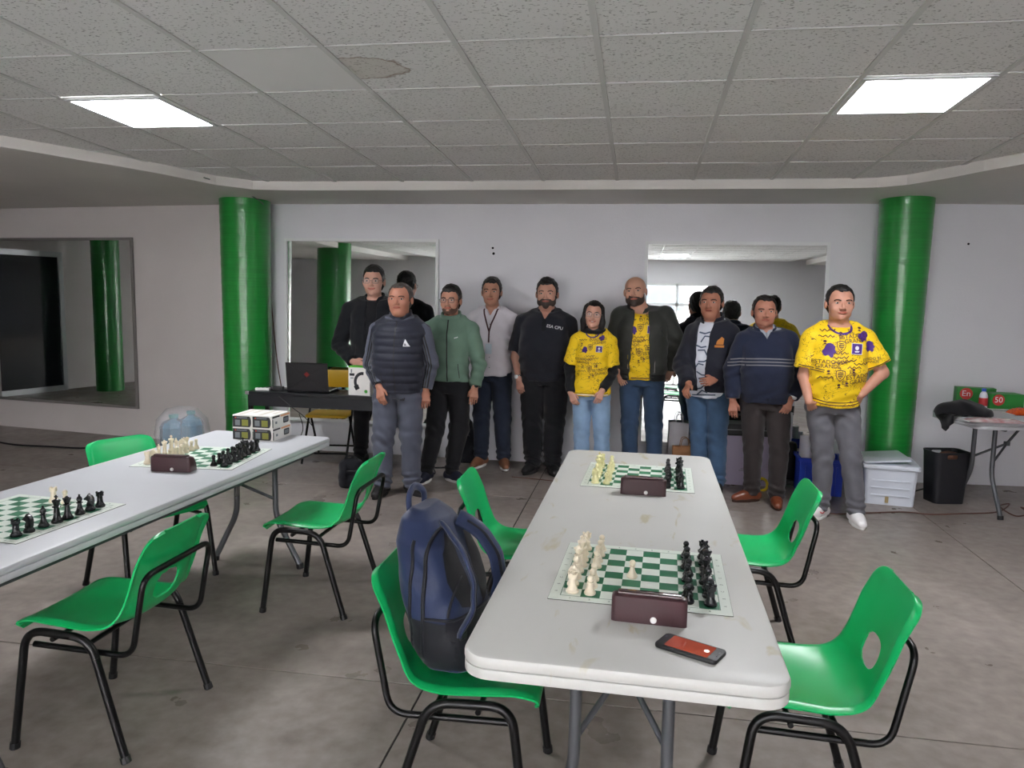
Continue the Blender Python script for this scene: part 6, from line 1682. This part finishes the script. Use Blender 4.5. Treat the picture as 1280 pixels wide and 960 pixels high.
def pillow_pack(label, px, py, size, rz, m, h=.03, dy=0.0):
    p = on_top(px, py); t = thing('snack_packet', label, 'packet', (p.x, p.y + dy, TZ), rz); w, d = size; n1, n2 = 12, 8; rnd = random.Random(int(px))
    vs = []; 
    for i in range(n1 + 1):
        for j in range(n2 + 1):
            u, v = i / n1 * 2 - 1, j / n2 * 2 - 1; vs.append((u * w / 2, v * d / 2, .003 + h * max(0, 1 - u ** 4) * max(0, 1 - v ** 4) * (1 + rnd.uniform(-.12, .12))))
    top = [(i * (n2 + 1) + j, (i + 1) * (n2 + 1) + j, (i + 1) * (n2 + 1) + j + 1, i * (n2 + 1) + j + 1) for i in range(n1) for j in range(n2)]
    o_ = len(vs); vs2 = vs + [(x, y, .001) for x, y, z in vs]; bot = [tuple(reversed([k + o_ for k in f])) for f in top]
    MB().add(vs2, top + bot).build('packet', m, t, smooth=True, angle=0)
    for sgn in (-1, 1): MB().box((sgn * (w / 2 + .006), 0, .004), (.014, d * .96, .003)).build('crimped_end', M_white, t)
    return t
def food_mat(name, a, b, sc=30):
    m = mat(name, a, rough=.25, coat=.4); bb_ = bsdf(m); tc = N(m, 'ShaderNodeTexCoord'); n = N(m, 'ShaderNodeTexVoronoi'); n.inputs['Scale'].default_value = sc; L(m, tc.outputs['Object'], n.inputs['Vector'])
    L(m, mix_col(m, n.outputs['Distance'], lin(a), lin(b)), bb_.inputs['Base Color']); return m
pillow_pack('clear wrapped tray of cold cuts at the table edge', 1243, 527, (.40, .16), .02, food_mat('cold_cuts', (176, 110, 112), (206, 196, 196), 22), .022)
pillow_pack('orange bag of chips lying in front of the green carton', 1278, 518, (.20, .16), .1, food_mat('orange_chips', (226, 96, 30), (170, 52, 20), 40), .05)
pillow_pack('brown bag of snacks beside the green carton', 1276, 503, (.18, .14), -.1, food_mat('brown_snack', (120, 66, 50), (180, 150, 140), 26), .09, .14)
tag(MB().lathe([(0, 0), (.045, 0), (.05, .02), (.035, .06), (.03, .09), (.04, .10), (.0005, .10)], 16).build('glass_jar', mat('clear_jar', (200, 204, 208), rough=.1, alpha=.45), smooth=True, loc=tuple(on_top(1259, 507) + Vector((0, .12, 0)))), 'clear plastic jar behind the green snack carton', 'jar')

# ------------------------------------------------------------------ translucent blue jug behind the left table
jp = on_y(222, 545, 5.6)
jg = thing('water_jug', 'translucent blue plastic jugs bagged on a low stool beyond the left table', 'water jug', (jp.x, 5.6, 0))
M_jug = mat('blue_translucent_plastic', (52, 128, 160), rough=.12, alpha=.75, coat=.5); M_film = mat('clear_film', (206, 206, 210), rough=.15, alpha=.28)
for x, y, z, r, h in ((-.03, 0, .32, .11, .24), (.10, .04, .32, .10, .27)):
    b = MB().lathe([(0, 0), (r * .92, 0), (r, .02), (r * .96, h * .3), (r, h * .34), (r * .96, h * .6), (r, h * .66), (r * .8, h * .84), (r * .3, h * .94), (r * .3, h), (.0005, h)], 10).build('jug', M_jug, jg, smooth=True, loc=(x, y, z), angle=30)
    MB().lathe([(0, 0), (r * .34, 0), (r * .34, .025), (.0005, .025)], 12).build('cap', mat('teal_cap', (40, 130, 130), rough=.4), b, loc=(0, 0, h - .004))
MB().lathe([(.0, .30), (.19, .31), (.22, .42), (.20, .54), (.12, .63), (.05, .645), (.0005, .65)], 9).build('plastic_wrap', M_film, jg, loc=(.03, .02, 0))
MB().lathe([(0, .285), (.17, .285), (.17, .31), (.0005, .31)], 20).build('stool_seat', M_white, jg)
for k in range(3):
    a = k * 2.1; MB().tube([(.15 * cos(a), .15 * sin(a), 0), (.12 * cos(a), .12 * sin(a), .29)], .014, 8).build('stool_leg', M_white, jg, smooth=True)

# ------------------------------------------------------------------ floor leads, wall wires, holes in the plaster
def floor_lead(pts, r, m, label):
    P_ = [on_z(x, y, r) for x, y in pts]; return tag(MB().tube(spline(P_, 8), r, 6).build('floor_lead', m, smooth=True), label, 'cable')
M_lead = mat('brown_lead', (96, 62, 50), rough=.6)
floor_lead([(-10, 551), (20, 556), (60, 558), (107, 560), (150, 556), (200, 560)], .009, M_blackplastic, 'black lead along the foot of the aged wall')
floor_lead([(995, 636), (1040, 642), (1085, 641), (1130, 640), (1165, 643), (1200, 642), (1246, 640), (1262, 630), (1250, 633), (1270, 645), (1290, 640), (1276, 634), (1296, 646)], .005, M_lead, 'thin brown lead running past the waste bin')
floor_lead([(640, 596), (690, 601), (740, 608)], .004, M_lead, 'thin reddish lead on the floor in front of the polo shirt man')
floor_lead([(1130, 620), (1150, 612), (1180, 606)], .006, M_blackplastic, 'short black lead between storage box and waste bin')
wr_ = [on_y(x, y, 7.145) for x, y in ((333, 300), (337, 350), (342, 410), (347, 455), (352, 486))]
tag(MB().tube(spline(wr_, 6), .005, 6).build('wall_wire', M_lead, smooth=True), 'thin brown wire running down the wall beside the green column', 'wire')
wr_ = [on_ceiling(255, 222, -.06), on_y(285, 232, 6.62), on_y(318, 247, 6.68), on_y(332, 262, 6.95), on_y(334, 300, 7.13)]
tag(MB().tube(spline(wr_, 6), .005, 6).build('column_wire', mat('grey_wire', (90, 96, 92), rough=.6), smooth=True), 'grey wire draped over the top of the green column', 'wire')
M_hole = mat('dark_hole', (20, 19, 19), rough=1.0)
for px, py, r in ((616, 310, .011), (617, 317, .013), (1210, 305, .010)):
    p = on_y(px, py, WY if px < 1135 else wall_right_y(2.9)); 
    if px > 1135: p = Vector((p.x, wall_right_y(p.x), p.z))
    o = MB().lathe([(0, 0), (r, 0), (r * .8, .003), (.0005, .002)], 10).build('wall_plug', M_hole, loc=(p.x, p.y - .001, p.z), rot=(radians(90), 0, 0))
    tag(o, ('upper' if py < 312 else 'lower') + ' of two small dark screw holes above the white shirt man' if px < 1135 else 'small dark screw hole in the wall right of the column', 'screw hole', 'screw holes in the plaster')
